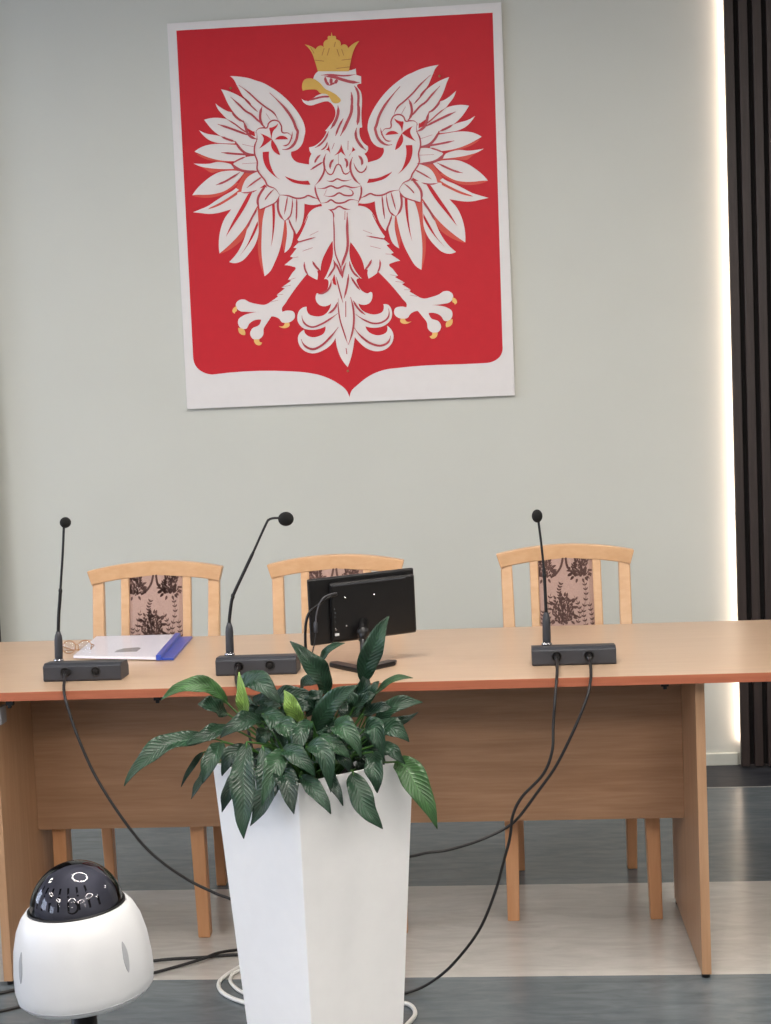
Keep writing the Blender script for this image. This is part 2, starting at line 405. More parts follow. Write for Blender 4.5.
# ------------------------------------------------------------------ emblem board
ART_WHITE = [
    ('m', '-388.7,1214.2c -356.8,1210.7 -316.7,1201.8 -286.5,1190.2 -279.9,1188.1 -237.2,1164.3 -198.2,1134.2 -162.9,1096.1 -137.7,1058.6 -122.5,1024.9 -120.6,992 -122.6,985.2 -136.1,949.8 -153.7,934.3 -174.2,928.8c -176.3,919 -171.9,905.6 -159,891.7 -135.8,883.8 -114.1,879.4c -69,870.3c -74.1,758.3c -73.4,734.5c -99.8,730.8 -138.6,739.2c -161.4,732.4c -233.6,740.9c -243.1,760.6c -277.8,815.4c -305.7,869.9c -310.2,916.4c -304,972.2c -311.1,1035.5c -329.4,1076.1c -314.9,1101.5 -346.6,1142.8 -365.1,1180 -377.4,1203.7'),
    ('m', '-424.9,1168.7c -403.2,1162.5 -373.4,1149.3 -347.1,1133 -318.1,1105 -292,1077.2c -267.8,1019.9c -312.6,1009.3c -335.6,1023.7c -344.7,1045.6 -364.3,1061.6 -386.6,1089.2 -405.2,1123.2 -415.7,1150.1'),
    ('m', '-447.9,1119c -426.7,1101.3 -400.3,1086.7 -386.9,1082.6 -371,1062 -348.2,1044.2c -320.4,989.9c -346.4,1011.1 -375.9,1032.6 -402,1053.8 -421.3,1074.7 -440.4,1098.8'),
    ('m', '-493.3,1062.3c -462.4,1067.1 -435.3,1065.6 -408.5,1059.1 -378.9,1039.3 -352.9,1018.1 -326.6,1000.1 -296.4,988.6c -305.1,955.8c -355.8,958.6c -382,978.2c -398.8,982.4 -415.5,988.6 -445.1,1006.7 -467.9,1027.8 -483.8,1048.5'),
    ('m', '-514,1025.2c -489.1,1012.2 -452.1,1003.6 -432,997.5 -408.8,986.3 -382.1,976.6c -382.4,970c -416.3,971.8 -453.5,977.2 -480.1,988.6 -499.6,1006.2'),
    ('m', '-535,948.6c -512.1,962.2 -481,970.4 -446.9,971.9 -406.3,968 -379.3,964.8c -366.5,949.3 -350.2,935.2c -344.3,918.3c -382.3,905.5c -402.6,906.6 -443.2,912.1 -483.4,924.2 -516.8,939.3'),
    ('m', '-540.7,905.8c -511.9,902.6 -481.2,901.9 -453.7,906.1 -426.6,902.9 -399.8,894.9c -390.5,877.8c -451.6,881.1 -485.4,886.2 -519.1,894.7'),
    ('m', '-551.9,790.1c -533.7,812.4 -508.6,834.4 -476.8,855.9 -445.4,869.1 -411.2,872.3 -370.5,868.4 -353.8,862.6c -379.1,834.1 -403.9,813.9 -431.9,798.7 -466.5,790.6 -500.7,789.1 -531.4,790.7'),
    ('m', '-378.6,979.7c -347.7,986.2 -296.4,988.3c -299.4,927.4c -316.6,928.4 -346.7,938.3 -366.2,955.9'),
    ('m', '-393,896.1c -371.9,909.9 -344.3,918.3 -299.8,919.2c -292.6,864.2c -346.7,868.8 -373.4,880.2'),
    ('m', '-367.7,790.4c -359.4,819.8 -344.7,842.2 -320.1,857.4 -296,864.4c -277.8,815.4c -323.3,788c -305.9,795.4 -337.1,788.7'),
    ('m', '-552.5,727.9c -519.4,738.9 -495.9,747.4 -465.8,764.8 -430.6,784.4 -395.7,801.5 -387.2,808c -376.3,800.5c -406.5,780.7 -446.5,759.1 -486.4,742.2c -496.6,735.5c -457,745.4 -417,764.7 -371.9,790.8c -342.8,789.2c -409,731c -433.7,725.1 -463.2,719.5 -497.4,718.9 -520.2,722.6'),
    ('m', '-461,571.6c -461.3,614.6 -454.5,652.4 -435,699 -409,731 -381.6,791.3c -279,804.8c -285,781.5 -300.9,753.9 -327.2,712.5 -353.6,671.1 -394.8,625.6 -430.6,594'),
    ('m', '-426,538.8c -392.6,573 -365.9,619.3 -348.9,666.1 -327.7,703 -309.3,730.6c -309.4,659.3c -311.5,635.6 -322.9,602.9 -349,566.1 -379.7,538.9 -409.2,533.2'),
    ('m', '-296.3,479.9c -298.6,501.5 -303.1,559 -299.6,630.3 -291.8,691.7 -282.9,724.5c -267.5,742.6c -238,750.6c -232.3,717.1 -212.3,680.5c -219.2,635.7 -231.4,584 -253.3,532.7 -279.7,491'),
    ('m', '-217.9,561.9c -211.6,592.6 -204.7,635 -207.4,680.2c -195,686.7c -180.6,633.8c -184.1,610.2 -197.8,577.6'),
    ('m', '-302.3,725.5c -303.3,754 -294.6,782 -279,804.8c -226.1,797.3c -222.8,764c -238,750.6 -267.8,735.5'),
    ('m', '-212.4,678.1c -228.2,702.7 -233.8,736.1 -227.2,773.7c -174.1,770.9c -181.4,719.2 -197.2,691.6'),
    ('m', '-171.2,626.2c -184.5,653 -194.9,689.1 -188.6,771.7c -133.3,764c -134.7,735.7 -139.1,693.3 -153.1,651.4'),
    ('m', '-70.1,724.5c -99.6,718.2 -118.9,703.6 -136.5,668 -124.1,692.6 -141,650.8 -167.3,607c -160.4,599.5c -183.1,579.2c -171.1,576.3c -196.8,546.6c -184.8,542.7c -220.1,516.8c -191.2,510.6 -178.8,505.4 -191.8,486.9 -209,462.5c -197,458.5c -234.1,435.5c -222.6,431.1c -253.9,408.7c -249.3,402.7c -279.5,383.6c -299.4,374.9 -328.5,378.7 -357.4,387.2 -376.4,397.7 -396,396.2 -409,382.4 -407.3,368 -393.2,355.3 -373.8,352 -325,349.7c -354.5,346.3 -384.3,338.1 -402.1,324.5 -403.1,305.3 -391.6,290.3 -374.5,289.5 -361.3,308.2 -341.2,319.3 -316.7,320.5c -324.9,301.7 -352.5,288.5 -360.8,269.7 -349.5,249.9 -327.5,248.9 -312.2,262.7 -308.6,286.5 -292.8,309.8 -277.1,330.7c -248.4,319.8 -239.3,307.4 -224.8,304.3 -205.1,308.2 -189.7,324.3 -193.7,343.6 -212.9,349.3 -235,345.5c -237,355.2 -221.3,378.4 -190.1,420 -137.2,479.8c -121.8,468.6 -99.9,457c -96.3,477.8 -96.7,490.9 -86.2,488.8c -79.3,524.1 -61.7,559.8 -37.8,595.2c -25.4,599.8c -19.9,721.9c'),
    ('n', '-81.5,1185.6c -71,1205.5 -55.2,1215.8 -13.1,1215.1 47.7,1207.8 76.6,1213.6c 77.5,1191.2c 95.1,1184.6c 94,1158.6c 79.8,1155.7 92,1128.9 94.2,1091.4 90.6,1058.9 91.2,1001.8c 81.6,1000.3c 80.5,975 88.2,953.4 108.9,933.2c 106,914.3 94.8,906.4c 104.9,888.9 105.1,863.4 91.9,838.7 86.1,805 77.6,788.4 76.1,754.4 65.5,729.4 60.4,712.6 34,705.5 -22.5,706.3 -65.6,714.9 -73.3,736.7 -89.4,767.4 -92.3,797.4 -107.8,840.9 -110.5,875.1 -109.6,896.3 -99.9,917c -106,925.9 -107.5,940.8c -85.5,946 -58.6,965.7 -39.9,994.4c -46.3,996.8c -30.4,1012.9 -12.1,1035.1 -4.5,1060.1 -10,1081.5 -24.3,1099.3c -26.1,1098.3c -55,1137.4c'),
    ('n', '-126.9,1117.2c -113.9,1109 -94.5,1111.6 -70.9,1125.2 -47.6,1131.3 -21,1126.1 -2.5,1111.9c -18.3,1099.7c -37.4,1102.7 -68.3,1097 -95.5,1091.1 -114.4,1097.8 -123.5,1107.6'),
    ('n', '-46.5,720.7c 38.1,716.3c 31,591.7c 24.8,534.7 38.9,492.2 66.3,453.2c 47.7,452.5 52,428.8 67,407.1 85.2,398.4 98.6,403 102.1,384 91.6,363.6 70.1,356.7 49.1,363c 58.8,341.5 84.7,324.6 116.3,320.5 137.9,330 141.7,356c 160.1,352.5 172.3,328.4 168.6,302.3 146.4,279.7 108.9,270.9 72,277.9c 76.8,264.5 97.3,247.8 129,243.7 150.7,255.9 151.6,276.8c 161.9,268.5 174.1,244.3 170.4,218.2 148.1,192.9 110.5,184 73.8,196.2 43.1,223.9 30.5,240.3c 23.6,203.7 14,167.2 -0.9,130.9c -23.5,163.6 -37.6,206.5 -41.4,240.9c -52.9,223 -91.5,195.7 -129.4,186.8 -161,198.7 -181,228.7 -179.8,255.1 -157.4,276.2c -155.2,264.5 -131.9,247.6 -105.1,249.1 -83.2,261.2 -76.8,284.7c -125.4,273.7 -162.4,283.3 -180,307.9 -178.7,334.2 -164.4,354.6 -143.9,359.9c -138.6,334.9 -112.4,323.2 -80.2,327 -51.7,367.7c -78.8,358.4 -99.7,367.3 -109.4,388.8 -103.2,408.5c -92.7,405.2 -76.5,408.7 -59.4,434.1 -62.6,456.3 -74.3,458.4c -51,501.8 -38.8,537.8 -36.2,595.1'),
]
ART_ORANGE = [
    ('m', '-542.5,904.2c -502.5,885.5 -476.1,868.5 -452.1,871.2 -417.8,875.9 -380.6,872.3c -380.1,880.5c -495.3,893.4c'),
    ('m', '-530.3,941c -500.6,921.9 -460.3,909.7 -399.3,904.8c -399,911.4c -493.4,929.7c'),
    ('m', '-552,788.4c -501.3,778.1 -449.8,783.1 -404.3,805.6 -376.2,824c -389.6,828c -466.4,792.2c -527.9,792.2c'),
    ('m', '-354,859.3c -326.5,866.1c -302.4,866.4c -320.5,850.8c -356,819.6c -367.8,787c -406.4,765.5c -433.6,766.9c -387.2,808c'),
    ('m', '-496.7,733.2c -457.1,743 -417,764.7 -366.6,800c -405.6,797.3c -465.9,762.5c'),
    ('m', '-325.4,797.8c -349.6,751.7 -381,705.8 -412.6,659.8 -433.5,632.3 -406.1,692.8 -373.8,752.9 -342.6,794'),
    ('m', '-461.2,569.2c -396.1,599.4 -360.3,633.4 -348.7,670.8c -358.2,676.1c -405.3,611.8c'),
    ('m', '-298.8,796.4c -279.2,800.1c -300.2,768 -302.3,725.5 -277.8,728.9c -291.8,691.7 -299.6,630.3 -303.1,559 -298.6,501.5 -296.3,479.9c -311.8,530.8 -316.5,583.5 -311.6,654.7 -311.7,730.7c -332.5,703.3 -338.1,689.3c'),
    ('m', '-257.8,742.1c -245.5,746.2c -246.3,698.8 -255.6,637.6 -266.3,585.8c -258,637.7 -256.9,699.4'),
    ('m', '-212.3,680.5c -202.7,677.6 -206.7,635.1 -217.9,561.9c -223.7,593.2 -218.3,635.7'),
    ('m', '-388.6,556.1c -358.1,580.8 -322.2,617.1 -309.2,664.1c -313.1,702.3c -330.7,641.4 -357.3,595.1'),
]
ART_GOLD = [
    ('n', '-121.8,1145c -122.7,1167.5 -114.2,1183.8 -94.8,1188.2 -75.9,1183.4 -57.3,1169.3 -39.2,1147.7 -16.7,1135.1 5.5,1118.9 16.1,1099.6 0.5,1093 -14.6,1097.7 -19.9,1107.3 -32.4,1126.7 -59,1133.1 -68.1,1143.7 -92.9,1147.8'),
    ('n', '-63.1,1211.8c -72.8,1250.4 -82.9,1280.8 -106.4,1310.1c -85.7,1303.3 -67.1,1291c -59,1299.8 -47.4,1302.8 -36.3,1295.8c -35.4,1315.1 -20.5,1323.5c -19.2,1334.6 -9.7,1334c -6,1348.6c -3.2,1333.6c 7.4,1332.9 8.8,1321.7c 23.7,1313.4 24.8,1294.7c 32.7,1301.7 46,1299 51.9,1286.8c 67,1299.6 94.1,1311c 78,1289.7 65.3,1260.7 58.4,1235.1 51.4,1205c'),
]
ART_TALON = [
    ('m', '-406,373.7c -419.6,366.1 -422.6,354.3 -414.2,347.1c -410.9,353.7 -405.4,355.9c'),
    ('m', '-403.6,294.7c -399.7,273.8 -379.6,265.7c -378.8,280.1 -387.7,290.1c'),
    ('m', '-347.1,248.8c -340.7,230.2 -323.7,226.6 -316.9,235.9c -326.5,240.2 -326.1,247.9c'),
    ('m', '-228.7,304.5c -212.6,304.7c -210.6,294.1 -225.7,285.1 -252.1,293.6c -232.5,295.1'),
]
ART_RED = [
    ('m', '-280.5,933c -256.8,933.3c -258.2,903.7 -251.2,873.6 -232.6,839.5 -219.5,828.9c -249,850.3 -271.3,878 -280.2,904.9'),
    ('m', '-203.7,841.3c -182.1,831.9 -152.2,822 -116.8,820.1c -109.1,804.8c -142.7,808.3 -176,818.3'),
    ('m', '-218.2,1033.6c -242.5,1020.1 -251,1019 -249.9,1005.5 -244.5,977.2c -234.4,1011.2 -226.7,1017.6'),
    ('m', '-287.4,1001c -262.5,989.7 -244.5,977.2c -270.8,958.8 -295.2,945.3c -278.8,967.5 -274.8,980.5'),
    ('m', '-244.5,977.2c -230.4,955 -216.9,918c -238.2,932.3 -247.6,949.3'),
    ('m', '-232.8,975.9c -215.3,987.1 -198.5,986.1 -183.9,973.8c'),
    ('n', '10.8,945.8c 2.5,924.2 -17.9,904.9c 4.2,913.5c 8.7,917.5c 26.2,900.8c 16.8,923.4'),
    ('n', '52.7,934.1c 63,920.9c 47.5,913.2 37.4,900.2c 49.9,919.5'),
    ('n', '-35.3,951.7c -33.1,934.6 -29.9,909c -40.8,926.6 -56.2,923.2c -39.1,935'),
    ('n', '-44.1,454.3c -35.2,474.8c -29.1,432.6c -40.6,438.4c'),
    ('m', '-325.8,790.7c -342.1,784.5c -380.1,724.7 -411.9,674.1 -433.5,632.3c -402.1,673.6 -355.1,737.7'),
    ('m', '-388.6,556.1c -357.6,590.3 -331.4,627.1 -310.9,668.9c -312.1,683.2c -333.1,641.5 -357.3,595.1'),
    ('m', '-255.4,742c -245.6,744.3c -246.3,698.8 -254.1,637.5 -266.3,585.8c -258.9,637.7 -255.5,699.3'),
]
ART_STROKES = [
    ('m', 5.7, '-358.3,1179.6 -319.3,1147.8 -290.1,1118.2 -260.9,1093.5 -231.6,1070.5 -219.2,1046.8'),
    ('m', 9.5, '-244.9,1145.1 -212.7,1112.1 -184,1077.6 -162.2,1040.3 -150.3,1006.8 -148.1,1003.1 -149.5,986.7 -155.5,967.3 -169.9,948.3 -190.6,937.9 -207.5,938.9'),
    ('m', 4.9, '-346.8,1139.5 -314.9,1101.5 -292,1078.9'),
    ('m', 7.1, '-390.9,1138.8 -361.8,1110.8 -329.5,1079.4 -322.6,1075.7 -293.5,1049 -267.7,1023.2'),
    ('m', 7.1, '-390.1,1086.1 -371,1062 -348.1,1045.8'),
    ('m', 9.5, '-347.8,1050.8 -339,1023.9 -333.2,1003.8 -320.4,989.9 -296.8,980.4'),
    ('m', 4.9, '-408.5,1059.1 -378.9,1039.3 -352.9,1018.1 -326.6,1000.1'),
    ('m', 7.8, '-443.3,1043 -403.3,1027.5 -366.7,1012.3 -323.6,993.4'),
    ('m', 5.7, '-428.6,997.6 -415.5,988.6 -398.8,982.4 -382.1,976.6'),
    ('m', 7.8, '-432,997.5 -408.8,986.3 -382.1,976.6'),
    ('m', 8.9, '-380.3,978.1 -366.3,952.6 -343.6,931.5 -310,924.7'),
    ('m', 7.1, '-435,939.8 -397.9,933.8 -343.8,927.5 -310,924.7'),
    ('m', 5.7, '-344.2,919 -371.9,909.9 -392.8,899.4'),
    ('m', 9.5, '-401.5,895.6 -386.8,884.2 -370.3,873.4 -326.6,863.8 -296,865.4'),
    ('m', 7.1, '-461.4,822.5 -430.3,831.8 -402.3,845.3 -369.1,864'),
    ('m', 4.9, '-355.5,965.2 -312,953.5'),
    ('m', 4.9, '-359.1,894.3 -304.7,894.7'),
    ('m', 5.7, '-346.5,805.8 -304,833.4 -288.3,842.5'),
    ('m', 4.9, '-367.7,790.4 -337.1,788.7 -309.6,795.6'),
    ('m', 4.9, '-304.2,1002.2 -295.1,1016.5 -274.6,1020.3 -261.1,1019.5 -253.5,1035.6 -239.6,1044.7 -219.5,1041.9 -206.9,1023.1 -204.6,999.9 -181.2,995.3 -168.6,974.9'),
    ('m', 4.9, '-167.4,1000.9 -171.9,978.1 -189.9,952.7 -205.2,951.9'),
    ('m', 5.7, '-302.1,1011.7 -300.3,978.6 -308.7,959.3 -311.2,929.7 -302.5,899.5 -304,869.8 -289.9,845.9 -277.1,828.7 -269.5,811.7 -241.4,797 -225.6,772.9'),
    ('m', 8.9, '-270.5,812.4 -292.6,789.7 -307.6,760.3 -304.5,730.3'),
    ('m', 4.9, '-244.8,795.5 -273.3,768.8 -281.3,757.6'),
    ('m', 8.9, '-274.2,1097.6 -282.8,1073.4 -283.4,1047.1 -267.8,1019.9'),
    ('m', 4.9, '-261.9,1072.2 -246.2,1046.7'),
    ('m', 4.9, '-302.3,725.5 -267.8,735.5 -238,750.6 -226.3,771.3'),
    ('m', 8.3, '-227.4,769.9 -233.6,740.9 -230.4,707.5 -211.4,679'),
    ('m', 4.9, '-212.4,678.1 -192.4,691.3 -181.2,723.9 -179.4,761.7'),
    ('m', 6.4, '-196.5,686.8 -184.5,653 -170.3,626.1'),
    ('m', 4.9, '-196,767.3 -202.2,739.2 -211.2,701.8'),
    ('m', 5.7, '-162.5,760.8 -164.5,718.3 -169.1,671.2'),
    ('m', 5.7, '-225.6,772.9 -195.2,769.7 -161.9,758 -127.9,762.8 -124.4,765 -98.6,757.2 -79.3,749.8'),
    ('m', 6.4, '-309.5,725.8 -327.7,703 -343.6,675.3 -351.8,656.7'),
    ('n', 10.7, '-39.1,1190.6 -6.7,1188.7 23.4,1177.6 61.1,1166.1 88.5,1163.3'),
    ('n', 9.5, '-37.2,1190.5 -34.2,1173.5 -22.6,1158.6'),
    ('n', 11.3, '-17.6,1184.5 -15.7,1174.3 -18.5,1165.1'),
    ('n', 11.3, '6.3,1179.3 2.5,1171.4 -3.2,1165'),
    ('n', 7.1, '-22.6,1158.6 -11.6,1164 -1.6,1166'),
    ('n', 5.7, '-52.3,1196.9 -14,1196.6 31.6,1190.2 75.7,1193.2'),
    ('n', 7.1, '-106.3,1106.7 -71.3,1115.9 -40.4,1119.7 -17.6,1116.5'),
    ('n', 7.7, '55.8,1130.9 58,1093.5 53,1067.2'),
    ('n', 8.9, '68.2,1152.6 80.5,1129.5 81,1095.9 75.9,1065.9'),
    ('n', 10.7, '5.3,1084.9 4,1055.4 -8.1,1026.5 -25.7,1002'),
    ('n', 10.7, '53.9,1107.4 54,1061 34.9,1019.8 9.1,974.7'),
    ('n', 7.1, '23.5,1037.4 3.9,1004.6 -8.2,975.7'),
    ('n', 10.7, '79.3,1097.5 78.9,1038.5 73.4,1011.3'),
    ('n', 9.5, '70.8,1000.9 67.2,967.2 77,945.5 101.8,917.9'),
    ('n', 7.1, '-33.4,994 -52.3,961.1 -85.9,937.5'),
    ('n', 5.7, '-64.6,927.9 -46.7,939.6 -39.5,956.2'),
    ('n', 7.1, '-13.7,950.5 -23.3,929.8'),
    ('n', 7.1, '37.3,956.2 34.9,922.4'),
    ('n', 7.1, '-45.7,914.1 -55.5,889.1 -54.9,855.1 -69.3,826 -89.9,803.7'),
    ('n', 7.7, '51.1,896.1 40.8,858.4 48.1,828.3 74.9,796.2'),
    ('n', 4.9, '-53.7,880.5 -33.1,836.9 -1.9,873.5 22.4,836 44.9,853.9'),
    ('n', 4.9, '-0.2,911.6 -1.9,873.5'),
    ('n', 8.3, '-18.5,891.4 -29.9,879.2 -33,858.1'),
    ('n', 8.3, '20.6,893.5 29.6,880.2 25.6,859.2'),
    ('n', 7.1, '-66.3,911 -83.5,894.9 -89.3,882.5'),
    ('n', 6.4, '-107,857.9 -80.2,873.4 -57.9,885'),
    ('n', 8.9, '72.9,900 85.1,881.5 83.1,864.6'),
    ('n', 4.9, '54.5,874.7 83.2,839.1 102.5,863.6'),
    ('n', 4.9, '-48,816.4 -26.4,813.1 -8.6,820.7 8.4,813.4 43.2,815.8'),
    ('n', 5.7, '-83.9,790.6 -57.9,789.2 -33.6,796.4 -10.2,786.7 16.2,793.8 46.3,785.8 76.8,790.6'),
    ('n', 5.7, '-57,761.4 -24.4,759.7 -4.4,769.3 14.7,759.8 47.5,764.5 33.1,782.2'),
    ('n', 5.7, '-71.2,736.5 -47.1,739.6 -38.1,745.5 -16.9,733.7 13.6,734.3 31.3,741.9 65.8,735.8'),
    ('n', 5.7, '-46.2,711.8 -26.6,710.7 -6.6,720.4 12.6,710.8 34.1,707.6'),
    ('n', 6.4, '-92.2,801.7 -89.2,771.6 -73.4,735.8'),
    ('n', 6.4, '76.9,792.7 78,767.1 63.3,729.5'),
    ('n', 4.9, '-49.4,784.5 -61.3,761.6'),
    ('n', 4.9, '-46.2,711.8 -31.4,700.3 -30.4,674.6'),
    ('m', 4.9, '-87.5,634.2 -120.1,620.2'),
    ('m', 4.9, '-99.1,612.9 -142.2,603.1 -171.8,596.7'),
    ('m', 4.9, '-111.5,575.4 -149.3,564.2'),
    ('m', 7.8, '-113.8,525.8 -104,507 -86.2,489.4'),
    ('m', 6.4, '-144.2,524.7 -142.9,495.8 -133.1,477'),
    ('m', 4.9, '-198.4,540.4 -166.2,544.1'),
    ('m', 4.9, '-207.6,461.4 -180.6,467.3'),
    ('m', 4.9, '-233.1,436.4 -198.8,441.9'),
    ('m', 4.9, '-253.9,408.7 -229.5,409.9'),
    ('m', 4.9, '-277,383.4 -249.9,389.3'),
    ('n', 4.9, '-28.9,698.9 -28.8,641.7 -27.7,547.7 -9.1,489.3 -7.7,460.4'),
    ('n', 9.5, '22.4,696.3 19.9,639.2 16.4,561.2 0.3,520.2 -8.7,497.1'),
    ('n', 8.9, '14.7,702.9 12.3,670.8'),
    ('n', 7.1, '-36.6,527.2 -32.2,506.1 -46.7,480.6 -62.4,461.5'),
    ('n', 7.1, '-30.2,516.5 -17,489.7 -9,465.7'),
    ('n', 7.1, '23.1,519.1 33.1,482 59.5,455.6'),
    ('n', 7.1, '25.8,461.4 41.6,434.5 57.6,411.7'),
    ('n', 7.1, '17.8,472.3 10.7,430.7 -3.1,384.2'),
    ('n', 4.9, '-28.8,464.1 -20,421.7 -8,368.7'),
    ('n', 6.4, '10.6,514.5 -4.4,473.4 -6.2,457.7'),
    ('n', 4.9, '-24.3,384.8 -22.3,311.1 -8.7,257.9 2.9,217.8'),
    ('n', 7.1, '21,387.9 30.4,335 26.8,277.3 4.3,212.5'),
    ('n', 11.9, '2.8,373 0.3,315.3'),
    ('n', 11.9, '-3.7,200.7 -1.5,178.5'),
    ('n', 6.4, '-163,328.2 -156.2,301.5 -130.2,284.5 -92.4,293.3 -59.6,310.2 -29.4,329.9'),
    ('n', 7.8, '-169.7,241.4 -154.9,214.3 -128.7,202.6 -96,214.3 -62.7,241.9 -29,279.9'),
    ('n', 6.4, '159.5,339.4 158.2,308 136.3,290.7 104.3,286.9 72.9,298.8 37.9,324.1'),
    ('n', 7.8, '163.3,239.5 154.4,216.3 127.3,204.3 95.7,211 59.6,236.3 30.4,274.5'),
    ('n', 7.7, '-27.6,371.8 -44.8,343.7 -64,331.5'),
    ('n', 7.1, '31,374.3 45.8,347.4 73.8,319.8'),
    ('n', 7.1, '-98,404.4 -76.5,408.7 -57.2,423.5 -47.8,454.5'),
]
ART_GOLDSTROKE = [
    ('n', 9.7, '-72.7,1252.2 -38.5,1246.5'),
    ('n', 9.7, '26.5,1246.3 60.9,1248'),
    ('n', 9.7, '6.1,1217.7 55.9,1220.4'),
    ('n', 9.7, '-35.6,1292.8 -45.2,1267.3'),
    ('n', 10.9, '-16.6,1291.7 -25.4,1266.1'),
    ('n', 10.9, '6.5,1312.6 1.1,1294.3'),
    ('n', 10.9, '11.1,1286.3 18.3,1260.6'),
    ('n', 9.7, '28.2,1285.3 34.8,1262.5'),
    ('n', 9.7, '-85.9,1299.5 -73.5,1276.5'),
]
ART_SHIELD = '-580.2,1390.1c 581.6,1382.9c 574.8,185.2c 565.4,146.8 541.6,129.5 509.3,123.5c 471.3,123 244.7,122.8 193.4,119.8 134.2,114.5 80.2,95.7 36.2,65.8 8.4,40.5 0.5,18.6c -7.6,41.2 -43.5,74.5 -101.1,103.5 -164.7,118.4 -218.1,124.5 -509.3,125.2c -539.3,132.1 -572.1,159.7 -580.7,191.1c'
ART_SCREWS = '-388.1,1170.2 380.8,1168.5 -0.8,116.2'

def art_pts(s, mirror=False):
    out = []
    for w in s.split():
        c = w.endswith('c'); x, z = map(float, w.rstrip('c').split(','))
        if mirror: x = -9 - x; z = z - 5
        out.append((x / 1000, z / 1000, c))
    return out
def art_curve(P, closed=True, n=5):
    m = len(P); out = []
    V = [Vector((p[0], p[1])) for p in P]
    for i in range(m if closed else m - 1):
        j = (i + 1) % m
        b, c = V[i], V[j]
        a = V[i - 1] if (closed or i) else None; d = V[(j + 1) % m] if (closed or j + 1 < m) else None
        L = (c - b).length
        def tang(p, q, r, corner):
            if corner or p is None or r is None: return None
            l1, l2 = (q - p).length, (r - q).length
            if l1 < 1e-9 or l2 < 1e-9: return None
            t = (q - p) / l1 * l2 + (r - q) / l2 * l1
            return t.normalized() if t.length > 1e-9 else None
        tb = tang(a, b, c, P[i][2]); tc_ = tang(b, c, d, P[j][2])
        if tb is None and tc_ is None: out.append(b); continue
        if tb is None: tb = ((c - b) * 2 - tc_ * L).normalized() if L > 0 else Vector((0, 0))
        if tc_ is None: tc_ = ((c - b) * 2 - tb * L).normalized()
        for k in range(n):
            t = k / n; t2, t3 = t * t, t ** 3
            out.append(b * (2 * t3 - 3 * t2 + 1) + tb * L * (t3 - 2 * t2 + t) + c * (-2 * t3 + 3 * t2) + tc_ * L * (t3 - t2))
    if not closed: out.append(V[-1])
    return out
def art_fill(data, h, step=-.00002):
    mb = MB(); mb.open = True; k = 0
    for flag, s in data:
        for mir in ((False, True) if flag == 'm' else (False,)):
            mb.flat([(p.x, p.y) for p in art_curve(art_pts(s, mir))], h + step * k); k += 1
    return mb
def art_stroke(data, h):
    mb = MB(); mb.open = True; k = 0
    for flag, w, s in data:
        for mir in ((False, True) if flag == 'm' else (False,)):
            C = art_curve([(x, z, False) for x, z, c in art_pts(s, mir)], False, 5); n = len(C); L = []; Rr = []
            for i, p in enumerate(C):
                t = C[min(i + 1, n - 1)] - C[max(i - 1, 0)]
                t = t.normalized() if t.length > 0 else Vector((1, 0)); nn = Vector((-t.y, t.x))
                u = i / (n - 1); ww = w / 2000 * max(.25, min(1, 5 * u, 5 * (1 - u)))
                L.append(p + nn * ww); Rr.append(p - nn * ww)
            hh = h - .00001 * k; k += 1
            vv = [(p.x, hh, p.y) for p in L] + [(p.x, hh, p.y) for p in Rr]
            mb.add(vv, [(i + n, i + 1 + n, i + 1, i) for i in range(n - 1)])
    return mb
em = thing('emblem_board', 'large white board with a crowned white eagle on a red shield, hung on the wall', 'wall emblem', (-.540, YW - .002, 1.408))
MB().box(-.614, .614, -.017, 0, 0, 1.418).build('board', M['board'], em, bevel=.001)
b = MB(); b.open = True; b.flat([(p.x, p.y) for p in art_curve(art_pts(ART_SHIELD))], -.0175); b.build('shield_field', M['red'], em)
art_fill(ART_ORANGE, -.0178).build('feather_shading', M['orange'], em)
art_fill(ART_WHITE, -.0186).build('eagle', M['ewhite'], em)
art_fill(ART_RED, -.0198).build('feather_gap', M['red'], em)
art_stroke(ART_STROKES, -.0205).build('feather_outline', M['eline'], em)
art_fill(ART_GOLD[:1], -.0225).build('beak', M['gold'], em)
cr = art_fill(ART_GOLD[1:], -.0225).build('crown', M['gold'], em)
art_stroke(ART_GOLDSTROKE, -.0229).build('crown_outline', M['goldline'], cr)
for i, (fl, ts) in enumerate(ART_TALON):
    for mir in (False, True):
        b = MB(); b.open = True; b.flat([(p.x, p.y) for p in art_curve(art_pts(ts, mir))], -.0215).build('talon', M['talon'], em)
for x, z, c in art_pts(ART_SCREWS):
    MB().lathe([(.0045, 0), (.0045, .002), (.002, .003)], 12, Matrix.Translation((x, -.0205, z)) @ Matrix.Rotation(math.pi / 2, 4, 'X')).build('screw', M['brass'], em)

